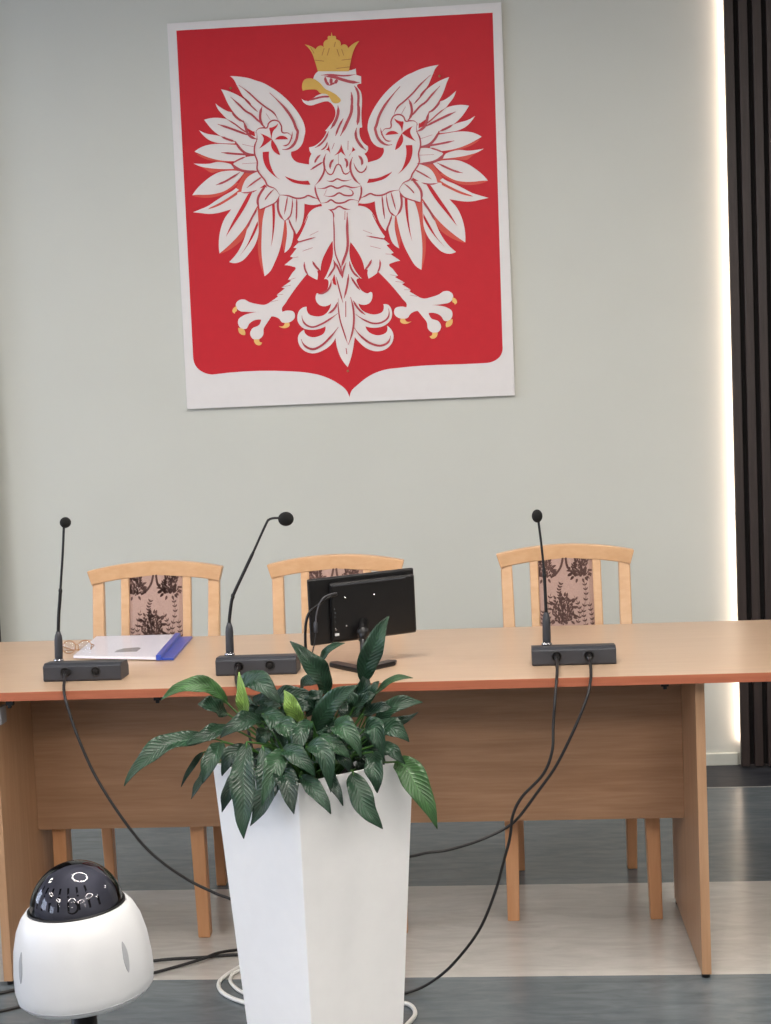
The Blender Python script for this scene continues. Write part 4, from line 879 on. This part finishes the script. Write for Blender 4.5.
LEAVES = [
    (-0.6, 3.02, 0.765, -0.657, 2.98, 0.818, -0.737, 2.98, 0.785, 0.0288, 0.65),
    (-0.597, 3.0, 0.747, -0.617, 2.945, 0.777, -0.646, 2.93, 0.785, 0.0322, 0.2),
    (-0.547, 2.95, 0.74, -0.548, 2.92, 0.789, -0.555, 2.93, 0.851, 0.0225, 1.0),
    (-0.624, 2.95, 0.707, -0.719, 2.88, 0.705, -0.792, 2.85, 0.634, 0.0352, 0.35),
    (-0.582, 2.96, 0.725, -0.619, 2.91, 0.727, -0.673, 2.9, 0.703, 0.0262, 0.3),
    (-0.645, 2.96, 0.675, -0.662, 2.92, 0.657, -0.689, 2.92, 0.611, 0.0094, 0.15),
    (-0.612, 2.93, 0.66, -0.629, 2.875, 0.645, -0.655, 2.86, 0.601, 0.0185, 0.1),
    (-0.593, 2.9, 0.71, -0.605, 2.85, 0.688, -0.626, 2.84, 0.638, 0.0293, 0.3),
    (-0.55, 2.86, 0.656, -0.564, 2.825, 0.633, -0.586, 2.83, 0.581, 0.0236, 0.1),
    (-0.531, 2.85, 0.721, -0.532, 2.79, 0.637, -0.532, 2.77, 0.543, 0.0413, 0.3),
    (-0.498, 2.84, 0.714, -0.48, 2.785, 0.648, -0.518, 2.77, 0.569, 0.043, 0.25),
    (-0.44, 2.83, 0.699, -0.459, 2.765, 0.693, -0.487, 2.74, 0.618, 0.0356, 0.4),
    (-0.456, 2.8, 0.69, -0.434, 2.735, 0.665, -0.419, 2.71, 0.609, 0.0334, 0.1),
    (-0.416, 2.79, 0.663, -0.378, 2.735, 0.649, -0.348, 2.72, 0.605, 0.0264, 0.25),
    (-0.365, 2.81, 0.669, -0.343, 2.755, 0.655, -0.326, 2.74, 0.615, 0.0177, 0.1),
    (-0.313, 2.83, 0.659, -0.293, 2.79, 0.612, -0.254, 2.79, 0.552, 0.0377, 0.35),
    (-0.275, 2.87, 0.689, -0.268, 2.825, 0.666, -0.265, 2.82, 0.617, 0.0309, 0.3),
    (-0.235, 2.93, 0.652, -0.192, 2.885, 0.625, -0.15, 2.88, 0.523, 0.0445, 0.6),
    (-0.268, 2.92, 0.693, -0.238, 2.89, 0.686, -0.212, 2.9, 0.655, 0.0223, 0.3),
    (-0.279, 2.95, 0.705, -0.237, 2.915, 0.727, -0.203, 2.92, 0.696, 0.0338, 0.35),
    (-0.282, 3.0, 0.717, -0.234, 2.98, 0.76, -0.176, 3.0, 0.762, 0.0288, 0.35),
    (-0.282, 3.05, 0.77, -0.241, 3.02, 0.808, -0.197, 3.03, 0.809, 0.0117, 0.5),
    (-0.3, 3.0, 0.805, -0.277, 2.97, 0.883, -0.239, 2.98, 0.952, 0.0363, 0.3),
    (-0.396, 3.03, 0.845, -0.373, 2.995, 0.881, -0.337, 3.0, 0.894, 0.0135, 0.35),
    (-0.378, 3.0, 0.785, -0.398, 2.96, 0.849, -0.449, 2.96, 0.908, 0.0381, 0.25),
    (-0.427, 2.9, 0.744, -0.435, 2.87, 0.784, -0.454, 2.88, 0.82, 0.0277, 1.0),
    (-0.401, 2.92, 0.722, -0.36, 2.88, 0.787, -0.3, 2.88, 0.827, 0.0352, 0.35),
    (-0.421, 2.95, 0.749, -0.398, 2.92, 0.79, -0.382, 2.93, 0.808, 0.0301, 0.15),
    (-0.302, 3.0, 0.751, -0.282, 2.97, 0.793, -0.266, 2.98, 0.814, 0.0191, 0.2),
    (-0.351, 2.86, 0.743, -0.323, 2.81, 0.754, -0.291, 2.8, 0.695, 0.0362, 0.4),
    (-0.292, 2.88, 0.733, -0.265, 2.835, 0.743, -0.249, 2.83, 0.682, 0.0328, 0.35),
    (-0.383, 2.84, 0.728, -0.346, 2.8, 0.724, -0.315, 2.8, 0.695, 0.027, 0.4),
    (-0.569, 2.98, 0.803, -0.516, 2.93, 0.829, -0.466, 2.92, 0.779, 0.0377, 0.3),
    (-0.506, 2.92, 0.746, -0.543, 2.87, 0.758, -0.588, 2.86, 0.728, 0.0314, 0.25),
    (-0.485, 2.87, 0.75, -0.441, 2.825, 0.753, -0.424, 2.82, 0.701, 0.0327, 0.4),
    (-0.505, 2.9, 0.767, -0.469, 2.85, 0.761, -0.453, 2.84, 0.709, 0.033, 0.3),
    (-0.396, 2.86, 0.757, -0.415, 2.81, 0.742, -0.424, 2.8, 0.689, 0.0289, 0.35),
    (-0.402, 2.8, 0.718, -0.364, 2.755, 0.72, -0.35, 2.75, 0.64, 0.0319, 0.35),
    (-0.453, 2.81, 0.712, -0.414, 2.765, 0.71, -0.381, 2.76, 0.669, 0.0302, 0.35),
    (-0.373, 2.84, 0.666, -0.34, 2.81, 0.691, -0.313, 2.82, 0.694, 0.0145, 0.8),
    (-0.345, 3.02, 0.767, -0.304, 2.99, 0.794, -0.295, 3.0, 0.83, 0.0269, 0.15),
    (-0.508, 3.02, 0.767, -0.457, 2.98, 0.791, -0.398, 2.98, 0.777, 0.0307, 0.2),
    (-0.342, 2.98, 0.741, -0.316, 2.945, 0.769, -0.329, 2.95, 0.803, 0.0246, 0.25),
    (-0.544, 2.98, 0.768, -0.511, 2.94, 0.788, -0.485, 2.94, 0.762, 0.0265, 0.2),
    (-0.349, 2.84, 0.713, -0.33, 2.805, 0.7, -0.317, 2.81, 0.664, 0.0253, 0.1),
    (-0.531, 2.88, 0.697, -0.562, 2.845, 0.696, -0.586, 2.85, 0.651, 0.0275, 0.15),
    (-0.253, 3.02, 0.73, -0.23, 2.99, 0.723, -0.187, 3.0, 0.741, 0.0173, 0.2),
    (-0.445, 3.05, 0.785, -0.416, 3.005, 0.815, -0.373, 3.0, 0.807, 0.0232, 0.2),
    (-0.506, 3.024, 0.69, -0.482, 2.974, 0.686, -0.466, 2.965, 0.662, 0.018, 0.301240724628938),
    (-0.503, 3.055, 0.719, -0.471, 3.034, 0.72, -0.446, 3.053, 0.701, 0.0231, 0.09518492720705718),
    (-0.389, 3.031, 0.649, -0.39, 3.015, 0.634, -0.397, 3.039, 0.599, 0.0182, 0.22732987487939527),
    (-0.486, 3.038, 0.746, -0.452, 3.02, 0.756, -0.425, 3.042, 0.746, 0.0277, 0.32632960027516233),
    (-0.466, 3.062, 0.651, -0.451, 3.018, 0.639, -0.443, 3.014, 0.606, 0.0186, 0.1150960823699412),
    (-0.285, 3.006, 0.702, -0.294, 2.972, 0.696, -0.307, 2.978, 0.673, 0.0216, 0.22552223222160905),
    (-0.408, 3.058, 0.638, -0.43, 3.039, 0.628, -0.459, 3.059, 0.595, 0.0292, 0.09892988659132093),
    (-0.322, 3.037, 0.635, -0.353, 3.024, 0.643, -0.389, 3.052, 0.628, 0.02, 0.2220597057053854),
    (-0.476, 2.943, 0.762, -0.431, 2.912, 0.779, -0.394, 2.92, 0.772, 0.0259, 0.09522961233584287),
    (-0.49, 3.022, 0.665, -0.509, 3.005, 0.671, -0.535, 3.027, 0.658, 0.0179, 0.14928624380570227),
    (-0.31, 2.976, 0.648, -0.308, 2.953, 0.64, -0.311, 2.97, 0.615, 0.018, 0.059413328652595326),
    (-0.502, 2.936, 0.726, -0.506, 2.9, 0.722, -0.516, 2.905, 0.702, 0.0265, 0.3375978279225365),
    (-0.307, 3.027, 0.704, -0.3, 3.002, 0.692, -0.298, 3.017, 0.661, 0.0243, 0.23603784063357858),
    (-0.289, 2.966, 0.703, -0.28, 2.96, 0.685, -0.275, 2.994, 0.647, 0.0206, 0.20633818798436182),
    (-0.397, 2.933, 0.768, -0.396, 2.911, 0.792, -0.4, 2.93, 0.8, 0.0238, 0.06802415318831691),
    (-0.39, 3.036, 0.694, -0.401, 2.987, 0.694, -0.417, 2.978, 0.675, 0.0258, 0.0681730410937392),
    (-0.375, 3.019, 0.641, -0.347, 2.985, 0.641, -0.325, 2.992, 0.621, 0.021, 0.14380119835907323),
    (-0.47, 3.046, 0.678, -0.447, 3.021, 0.673, -0.43, 3.037, 0.649, 0.0178, 0.27055195450355285),
    (-0.472, 2.958, 0.741, -0.444, 2.94, 0.755, -0.423, 2.961, 0.75, 0.022, 0.08055250778956144),
    (-0.485, 3.058, 0.706, -0.507, 3.023, 0.713, -0.537, 3.029, 0.699, 0.0195, 0.24506971288774848),
    (-0.309, 3.009, 0.7, -0.288, 2.996, 0.698, -0.271, 3.022, 0.678, 0.0196, 0.30154291370846764),
    (-0.525, 3.051, 0.715, -0.485, 3.007, 0.738, -0.451, 3.003, 0.738, 0.0214, 0.137582867261166),
    (-0.334, 2.993, 0.724, -0.341, 2.984, 0.751, -0.353, 3.016, 0.761, 0.022, 0.09679935768150774),
    (-0.573, 2.995, 0.653, -0.592, 2.987, 0.655, -0.619, 3.019, 0.638, 0.0282, 0.11662722088169637),
    (-0.349, 2.973, 0.666, -0.361, 2.934, 0.662, -0.379, 2.934, 0.639, 0.0208, 0.07042028723205869),
    (-0.404, 3.066, 0.708, -0.381, 3.057, 0.718, -0.363, 3.089, 0.71, 0.0259, 0.3189701494952145),
    (-0.3, 2.956, 0.698, -0.268, 2.936, 0.715, -0.241, 2.955, 0.71, 0.0204, 0.20748924062474744),
    (-0.446, 2.968, 0.658, -0.453, 2.939, 0.651, -0.467, 2.951, 0.625, 0.0268, 0.2846975335360351),
    (-0.459, 2.956, 0.744, -0.444, 2.947, 0.776, -0.436, 2.979, 0.789, 0.0261, 0.2918153117488741),
    (-0.318, 2.937, 0.766, -0.29, 2.9, 0.794, -0.268, 2.902, 0.803, 0.0198, 0.20817985352800494),
    (-0.437, 2.938, 0.717, -0.448, 2.894, 0.724, -0.465, 2.889, 0.713, 0.0182, 0.07052500653895648),
    (-0.282, 2.977, 0.661, -0.26, 2.943, 0.673, -0.242, 2.949, 0.667, 0.0206, 0.2440740839905352),
    (-0.39, 2.949, 0.726, -0.363, 2.931, 0.727, -0.341, 2.953, 0.708, 0.0233, 0.1640714186324761),
    (-0.556, 3.047, 0.728, -0.559, 3.033, 0.76, -0.57, 3.059, 0.774, 0.022, 0.2368779530075274),
    (-0.442, 2.993, 0.716, -0.437, 2.964, 0.702, -0.439, 2.975, 0.669, 0.0251, 0.123524988931378),
    (-0.413, 2.994, 0.678, -0.382, 2.986, 0.686, -0.357, 3.018, 0.673, 0.0274, 0.16227070905747581),
    (-0.301, 2.948, 0.676, -0.276, 2.928, 0.672, -0.256, 2.948, 0.648, 0.0261, 0.31620305001030763),
    (-0.331, 2.945, 0.691, -0.349, 2.896, 0.694, -0.372, 2.886, 0.677, 0.0233, 0.09305550806813748),
    (-0.346, 3.062, 0.735, -0.362, 3.013, 0.757, -0.383, 3.004, 0.761, 0.0195, 0.30246067237623164),
    (-0.551, 3.073, 0.645, -0.572, 3.059, 0.632, -0.601, 3.085, 0.597, 0.0245, 0.06088078095669758),
    (-0.349, 3.042, 0.686, -0.36, 2.995, 0.689, -0.376, 2.988, 0.675, 0.0281, 0.14727406025548867),
    (-0.401, 2.967, 0.67, -0.379, 2.951, 0.668, -0.363, 2.975, 0.646, 0.0241, 0.1681189848174811),
    (-0.453, 2.942, 0.725, -0.437, 2.936, 0.713, -0.428, 2.97, 0.682, 0.0227, 0.17384941170424828),
    (-0.351, 3.031, 0.729, -0.32, 3.003, 0.757, -0.293, 3.015, 0.764, 0.0234, 0.24288590118524117),
    (-0.31, 3.067, 0.721, -0.34, 3.037, 0.745, -0.374, 3.047, 0.747, 0.0237, 0.26567319227331554),
    (-0.512, 2.977, 0.733, -0.531, 2.958, 0.759, -0.559, 2.979, 0.765, 0.0198, 0.33602766643360676),
    (-0.488, 3.018, 0.673, -0.47, 2.977, 0.662, -0.459, 2.977, 0.63, 0.0203, 0.056937426927895024),
    (-0.426, 2.978, 0.718, -0.393, 2.935, 0.726, -0.367, 2.931, 0.714, 0.0258, 0.3473653794025297),
    (-0.437, 3.053, 0.675, -0.429, 3.025, 0.66, -0.427, 3.037, 0.624, 0.024, 0.26621270568454536),
    (-0.317, 3.0, 0.708, -0.342, 2.961, 0.706, -0.372, 2.961, 0.68, 0.0198, 0.2653065072983489),
    (-0.368, 2.958, 0.656, -0.387, 2.917, 0.667, -0.412, 2.915, 0.658, 0.0198, 0.26142029466139455),
    (-0.316, 2.977, 0.657, -0.285, 2.96, 0.651, -0.258, 2.983, 0.621, 0.022, 0.07577762481115952),
    (-0.55, 3.017, 0.66, -0.521, 2.967, 0.662, -0.501, 2.958, 0.645, 0.0249, 0.15044058113873662),
    (-0.453, 3.073, 0.684, -0.42, 3.048, 0.685, -0.393, 3.062, 0.663, 0.0222, 0.08575300995264379),
    (-0.502, 3.066, 0.666, -0.462, 3.059, 0.672, -0.428, 3.091, 0.652, 0.0189, 0.16226702260619771),
    (-0.347, 3.028, 0.661, -0.319, 2.99, 0.658, -0.296, 2.992, 0.633, 0.0266, 0.2762569076071288),
    (-0.287, 3.004, 0.675, -0.289, 2.986, 0.666, -0.295, 3.009, 0.64, 0.0214, 0.25356315239048144),
    (-0.396, 2.957, 0.744, -0.37, 2.936, 0.772, -0.35, 2.956, 0.779, 0.0271, 0.08693924644935688),
    (-0.295, 3.02, 0.732, -0.304, 2.999, 0.765, -0.318, 3.018, 0.78, 0.0238, 0.1873111564272027),
    (-0.484, 3.043, 0.728, -0.515, 3.026, 0.746, -0.553, 3.05, 0.742, 0.0239, 0.15776670373943738),
    (-0.493, 3.006, 0.713, -0.513, 2.99, 0.718, -0.539, 3.015, 0.705, 0.0202, 0.15623281048666302),
    (-0.47, 2.983, 0.715, -0.468, 2.938, 0.705, -0.474, 2.933, 0.676, 0.0266, 0.13114625421938034),
    (-0.533, 2.958, 0.755, -0.495, 2.926, 0.777, -0.464, 2.935, 0.777, 0.0191, 0.2729952351551907),
    (-0.329, 2.99, 0.671, -0.335, 2.964, 0.665, -0.344, 2.977, 0.641, 0.0194, 0.22051046158124998),
    (-0.519, 3.05, 0.718, -0.497, 3.043, 0.73, -0.481, 3.076, 0.723, 0.0281, 0.1649438909797687),
    (-0.412, 3.033, 0.682, -0.43, 3.022, 0.665, -0.454, 3.05, 0.625, 0.021, 0.19522165141293524),
    (-0.398, 3.029, 0.666, -0.359, 3.003, 0.686, -0.326, 3.016, 0.682, 0.0231, 0.1881600347136863),
    (-0.52, 3.027, 0.692, -0.484, 3.002, 0.707, -0.456, 3.018, 0.7, 0.0225, 0.3377065636012945),
    (-0.299, 2.938, 0.751, -0.264, 2.898, 0.773, -0.234, 2.899, 0.773, 0.0208, 0.07335089482053712),
    (-0.419, 3.034, 0.642, -0.394, 3.023, 0.63, -0.375, 3.051, 0.595, 0.0191, 0.23033777723166432),
    (-0.302, 3.051, 0.659, -0.323, 3.04, 0.654, -0.349, 3.069, 0.629, 0.0285, 0.18110741533122726),
    (-0.34, 2.942, 0.713, -0.314, 2.899, 0.725, -0.292, 2.896, 0.719, 0.019, 0.1991420115678298),
    (-0.361, 2.976, 0.699, -0.35, 2.96, 0.685, -0.344, 2.984, 0.65, 0.0224, 0.17043735035890117),
    (-0.518, 2.986, 0.66, -0.535, 2.962, 0.656, -0.559, 2.979, 0.633, 0.0232, 0.1171540959992858),
]

fol = MB(); fol.open = True; uvs = []; tints = []
stm = MB()
for bx, by, bz, mx, my, mz, tx, ty, tz, w, tint in LEAVES:
    B_, Mi, T_ = Vector((bx, by, bz)), Vector((mx, my, mz)), Vector((tx, ty, tz))
    Cc = Mi * 2 - (B_ + T_) / 2
    nrm0 = Vector((rnd.uniform(-.35, .35), -.8, .55)).normalized()
    n, m = 16, 6; o = len(fol.v); Ls = (T_ - B_).length
    vv = []; fs = []; tw = rnd.uniform(-.25, .25); ph = rnd.uniform(0, 6.28)
    for i in range(n + 1):
        u = i / n
        p = B_ * (1 - u) ** 2 + Cc * 2 * u * (1 - u) + T_ * u * u
        d = ((Cc - B_) * (1 - u) + (T_ - Cc) * u).normalized()
        nn = nrm0
        sd = d.cross(nn)
        if sd.length < .2: sd = d.cross(Vector((.3, -.3, .9)))
        sd.normalize(); nn = sd.cross(d).normalized()
        if nn.y > 0: nn = -nn
        wd = w * .62 * (math.sin(math.pi * u ** .82) ** .85 if 0 < u < 1 else 0) * (1 if u < .8 else 1 - (u - .8) * 1.2) + .0006
        for j in range(m + 1):
            v = j / m * 2 - 1
            off = sd * (v * wd * math.cos(tw * u)) + nn * (abs(v) ** 1.2 * wd * .42 - .14 * wd + .22 * wd * math.sin(u * 15 + ph + v * 2) * abs(v)) + sd * (wd * .10 * math.sin(u * 9 + ph))
            vv.append(p + off); uvs.append((u * Ls / .1, v)); tints.append(tint)
    for i in range(n):
        for j in range(m): a = i * (m + 1) + j; fs.append((a, a + 1, a + m + 2, a + m + 1))
    fol.add(vv, fs, 0, True)
    root = Vector((PX + (bx - PX) * .25, PY + (by - PY) * .3 + .02, .605)); q = (Cc - B_).normalized()
    k1 = root.lerp(B_, .6) - q * .02 + Vector((0, 0, .012))
    stm.tube([root - Vector((PX, PY, 0)), k1 - Vector((PX, PY, 0)), B_ - Vector((PX, PY, 0)), B_ + q * Ls * .08 - Vector((PX, PY, 0))], [.0028, .0024, .0019, .0010], 6)
me = bpy.data.meshes.new('foliage'); me.from_pydata([(v[0] - PX, v[1] - PY, v[2]) for v in fol.v], [], fol.f); me.materials.append(M['leaf'])
uvl = me.uv_layers.new(name='UVMap')
for lp in me.loops: uvl.data[lp.index].uv = uvs[lp.vertex_index]
at = me.attributes.new('tint', 'FLOAT', 'POINT'); at.data.foreach_set('value', tints)
me.polygons.foreach_set('use_smooth', [True] * len(me.polygons)); me.update()
fo_ = bpy.data.objects.new('foliage', me); COL.objects.link(fo_); fo_.parent = pp
sol = fo_.modifiers.new('solid', 'SOLIDIFY'); sol.thickness = .0006
stm.build('stems', M['stem'], pp)

# ------------------------------------------------------------------ dome camera on a stand
dc = thing('dome_camera', 'white security camera with a smoked dome, in front of the table at the left', 'security camera', (-.635, 2.0, 0))
tl = Matrix.Translation((-.001, 0, .682)) @ Matrix.Rotation(math.radians(-3.2), 4, 'Y') @ Matrix.Translation((0, 0, -.682))
pr = [(.0005, .548), (.05, .548), (.076, .5495), (.090, .554), (.0975, .562), (.1005, .576), (.1000, .602), (.0965, .634), (.0900, .660), (.082, .677), (.0745, .686), (.0715, .687), (.0695, .683), (.0690, .665), (.0005, .660)]
hsg = MB().lathe([(a, b) for a, b in pr], 64, tl).build('housing', M['white_pl'], dc)
MB().lathe([(.0974, .5612), (.0982, .5622), (.0984, .5634)], 64, tl).build('seam', M['grey_pl'], hsg)
# side recesses
for an in (-134, -34):
    a = math.radians(an); vv = []; 
    m_ = tl @ Matrix.Rotation(a, 4, 'Z')
    pts = []
    for i in range(17):
        t_ = i / 16; z = .603 + .044 * t_; hw = .0042 * math.sin(math.pi * t_) ** .7 + .0002
        r = .1000 - max(0, z - .602) * .1094 - max(0, z - .634) * .14
        pts.append((r + .0009, hw, z))
    v2 = [m_ @ Vector((r, -h, z)) for r, h, z in pts] + [m_ @ Vector((r, h, z)) for r, h, z in pts] + [m_ @ Vector((r - .004, -h, z)) for r, h, z in pts] + [m_ @ Vector((r - .004, h, z)) for r, h, z in pts]
    f_ = []
    for i in range(16): f_ += [(i, i + 17, i + 18, i + 1), (i + 34, i + 35, i + 52, i + 51), (i, i + 1, i + 35, i + 34), (i + 17, i + 51, i + 52, i + 18)]
    MB().add(v2, f_).build('side_recess', M['grey_pl'], hsg)
MB().lathe([(.0705, .684), (.0708, .6885), (.0690, .6895), (.0680, .686)], 64, tl).build('dome_seal', M['black'], dc)
MB().lathe([(.0675 * math.cos(a), .684 + .0675 * math.sin(a)) for a in [i * math.pi / 2 / 60 for i in range(60)]] + [(.0002, .7515)], 160, tl).build('dome', M['dome'], dc)
tu = MB().lathe([(.058, .665), (.0605, .684), (.0585, .700), (.051, .718), (.038, .733), (.018, .742), (.0003, .744)], 48, tl).build('camera_turret', M['turret'], dc)
for row, (z0, z1, r0, r1, k0) in enumerate(((.716, .727, .0525, .0435, 7), (.698, .710, .0595, .0562, 9))):
    for i in range(k0):
        a = math.radians(-90 + (i - (k0 - 1) / 2) * 15 - 8); m_ = tl @ Matrix.Rotation(a, 4, 'Z')
        vv = [m_ @ Vector(p) for p in ((r0, -.0015, z0), (r0, .0015, z0), (r1, .0015, z1), (r1, -.0015, z1), (r0 - .004, -.0015, z0), (r0 - .004, .0015, z0), (r1 - .004, .0015, z1), (r1 - .004, -.0015, z1))]
        MB().add(vv, [(0, 1, 2, 3), (7, 6, 5, 4), (0, 4, 5, 1), (1, 5, 6, 2), (2, 6, 7, 3), (3, 7, 4, 0)]).build('vent_slot', M['black'], tu)
MB().lathe([(.009, 0), (.009, .010), (.007, .010), (.006, .004)], 24, tl @ Matrix.Translation((.012, -.047, .698)) @ Matrix.Rotation(math.radians(65), 4, 'X')).build('lens', M['gloss'], tu)
st = MB()
st.lathe([(.019, .03), (.019, .548)], 24)
st.build('pole', M['black'], dc)
MB().lathe([(.03, .535), (.03, .5485)], 24).build('mounting_plate', M['black'], dc)
for i in range(3):
    a = math.radians(90 + 120 * i)
    MB().tube([(0.012 * math.cos(a), .012 * math.sin(a), .16), (.11 * math.cos(a), .11 * math.sin(a), .075), (.19 * math.cos(a), .19 * math.sin(a), .010)], [.010, .009, .008], 10).build('leg', M['black'], dc)

# ------------------------------------------------------------------ cables on the floor
tag(MB().tube(spline([(-1.62, 3.10, .005), (-1.40, 3.22, .005), (-1.25, 3.305, .005), (-1.10, 3.41, .005), (-.924, 3.494, .005), (-.80, 3.515, .005), (-.713, 3.530, .005), (-.55, 3.54, .005), (-.40, 3.50, .005)], 7), .004, 8).build('floor_cable', M['cable']),
    'upper of two black cables on the floor between dome camera and planter', 'cable', 'black cables lying on the floor')
tag(MB().tube(spline([(-1.60, 2.98, .005), (-1.38, 3.10, .005), (-1.20, 3.21, .005), (-1.05, 3.32, .005), (-.903, 3.417, .005), (-.80, 3.485, .010), (-.76, 3.52, .0135), (-.71, 3.556, .008), (-.58, 3.60, .005), (-.45, 3.60, .005)], 7), .004, 8).build('floor_cable', M['cable']),
    'lower of two black cables on the floor, crossing over the other beside the planter', 'cable', 'black cables lying on the floor')
loop = [(-.60, 3.58, .006), (-.655, 3.51, .006), (-.69, 3.445, .006), (-.715, 3.39, .006), (-.722, 3.345, .006), (-.700, 3.288, .006), (-.640, 3.235, .006), (-.54, 3.20, .006), (-.42, 3.19, .006), (-.31, 3.21, .006), (-.255, 3.22, .006), (-.232, 3.16, .006), (-.26, 3.06, .006), (-.24, 2.99, .006)]
tag(MB().tube(spline(loop, 8), .0052, 8).build('white_cable', M['wcable']), 'outer loop of white cable curled on the floor around the planter', 'cable', 'white cables curled behind the planter')
loop = [(-.64, 3.46, .005), (-.690, 3.42, .005), (-.700, 3.385, .005), (-.690, 3.345, .005), (-.655, 3.295, .005), (-.60, 3.265, .005), (-.52, 3.25, .005), (-.45, 3.26, .005)]
tag(MB().tube(spline(loop, 8), .0045, 8).build('white_cable', M['wcable']), 'inner thinner loop of white cable left of the planter foot', 'cable', 'white cables curled behind the planter')
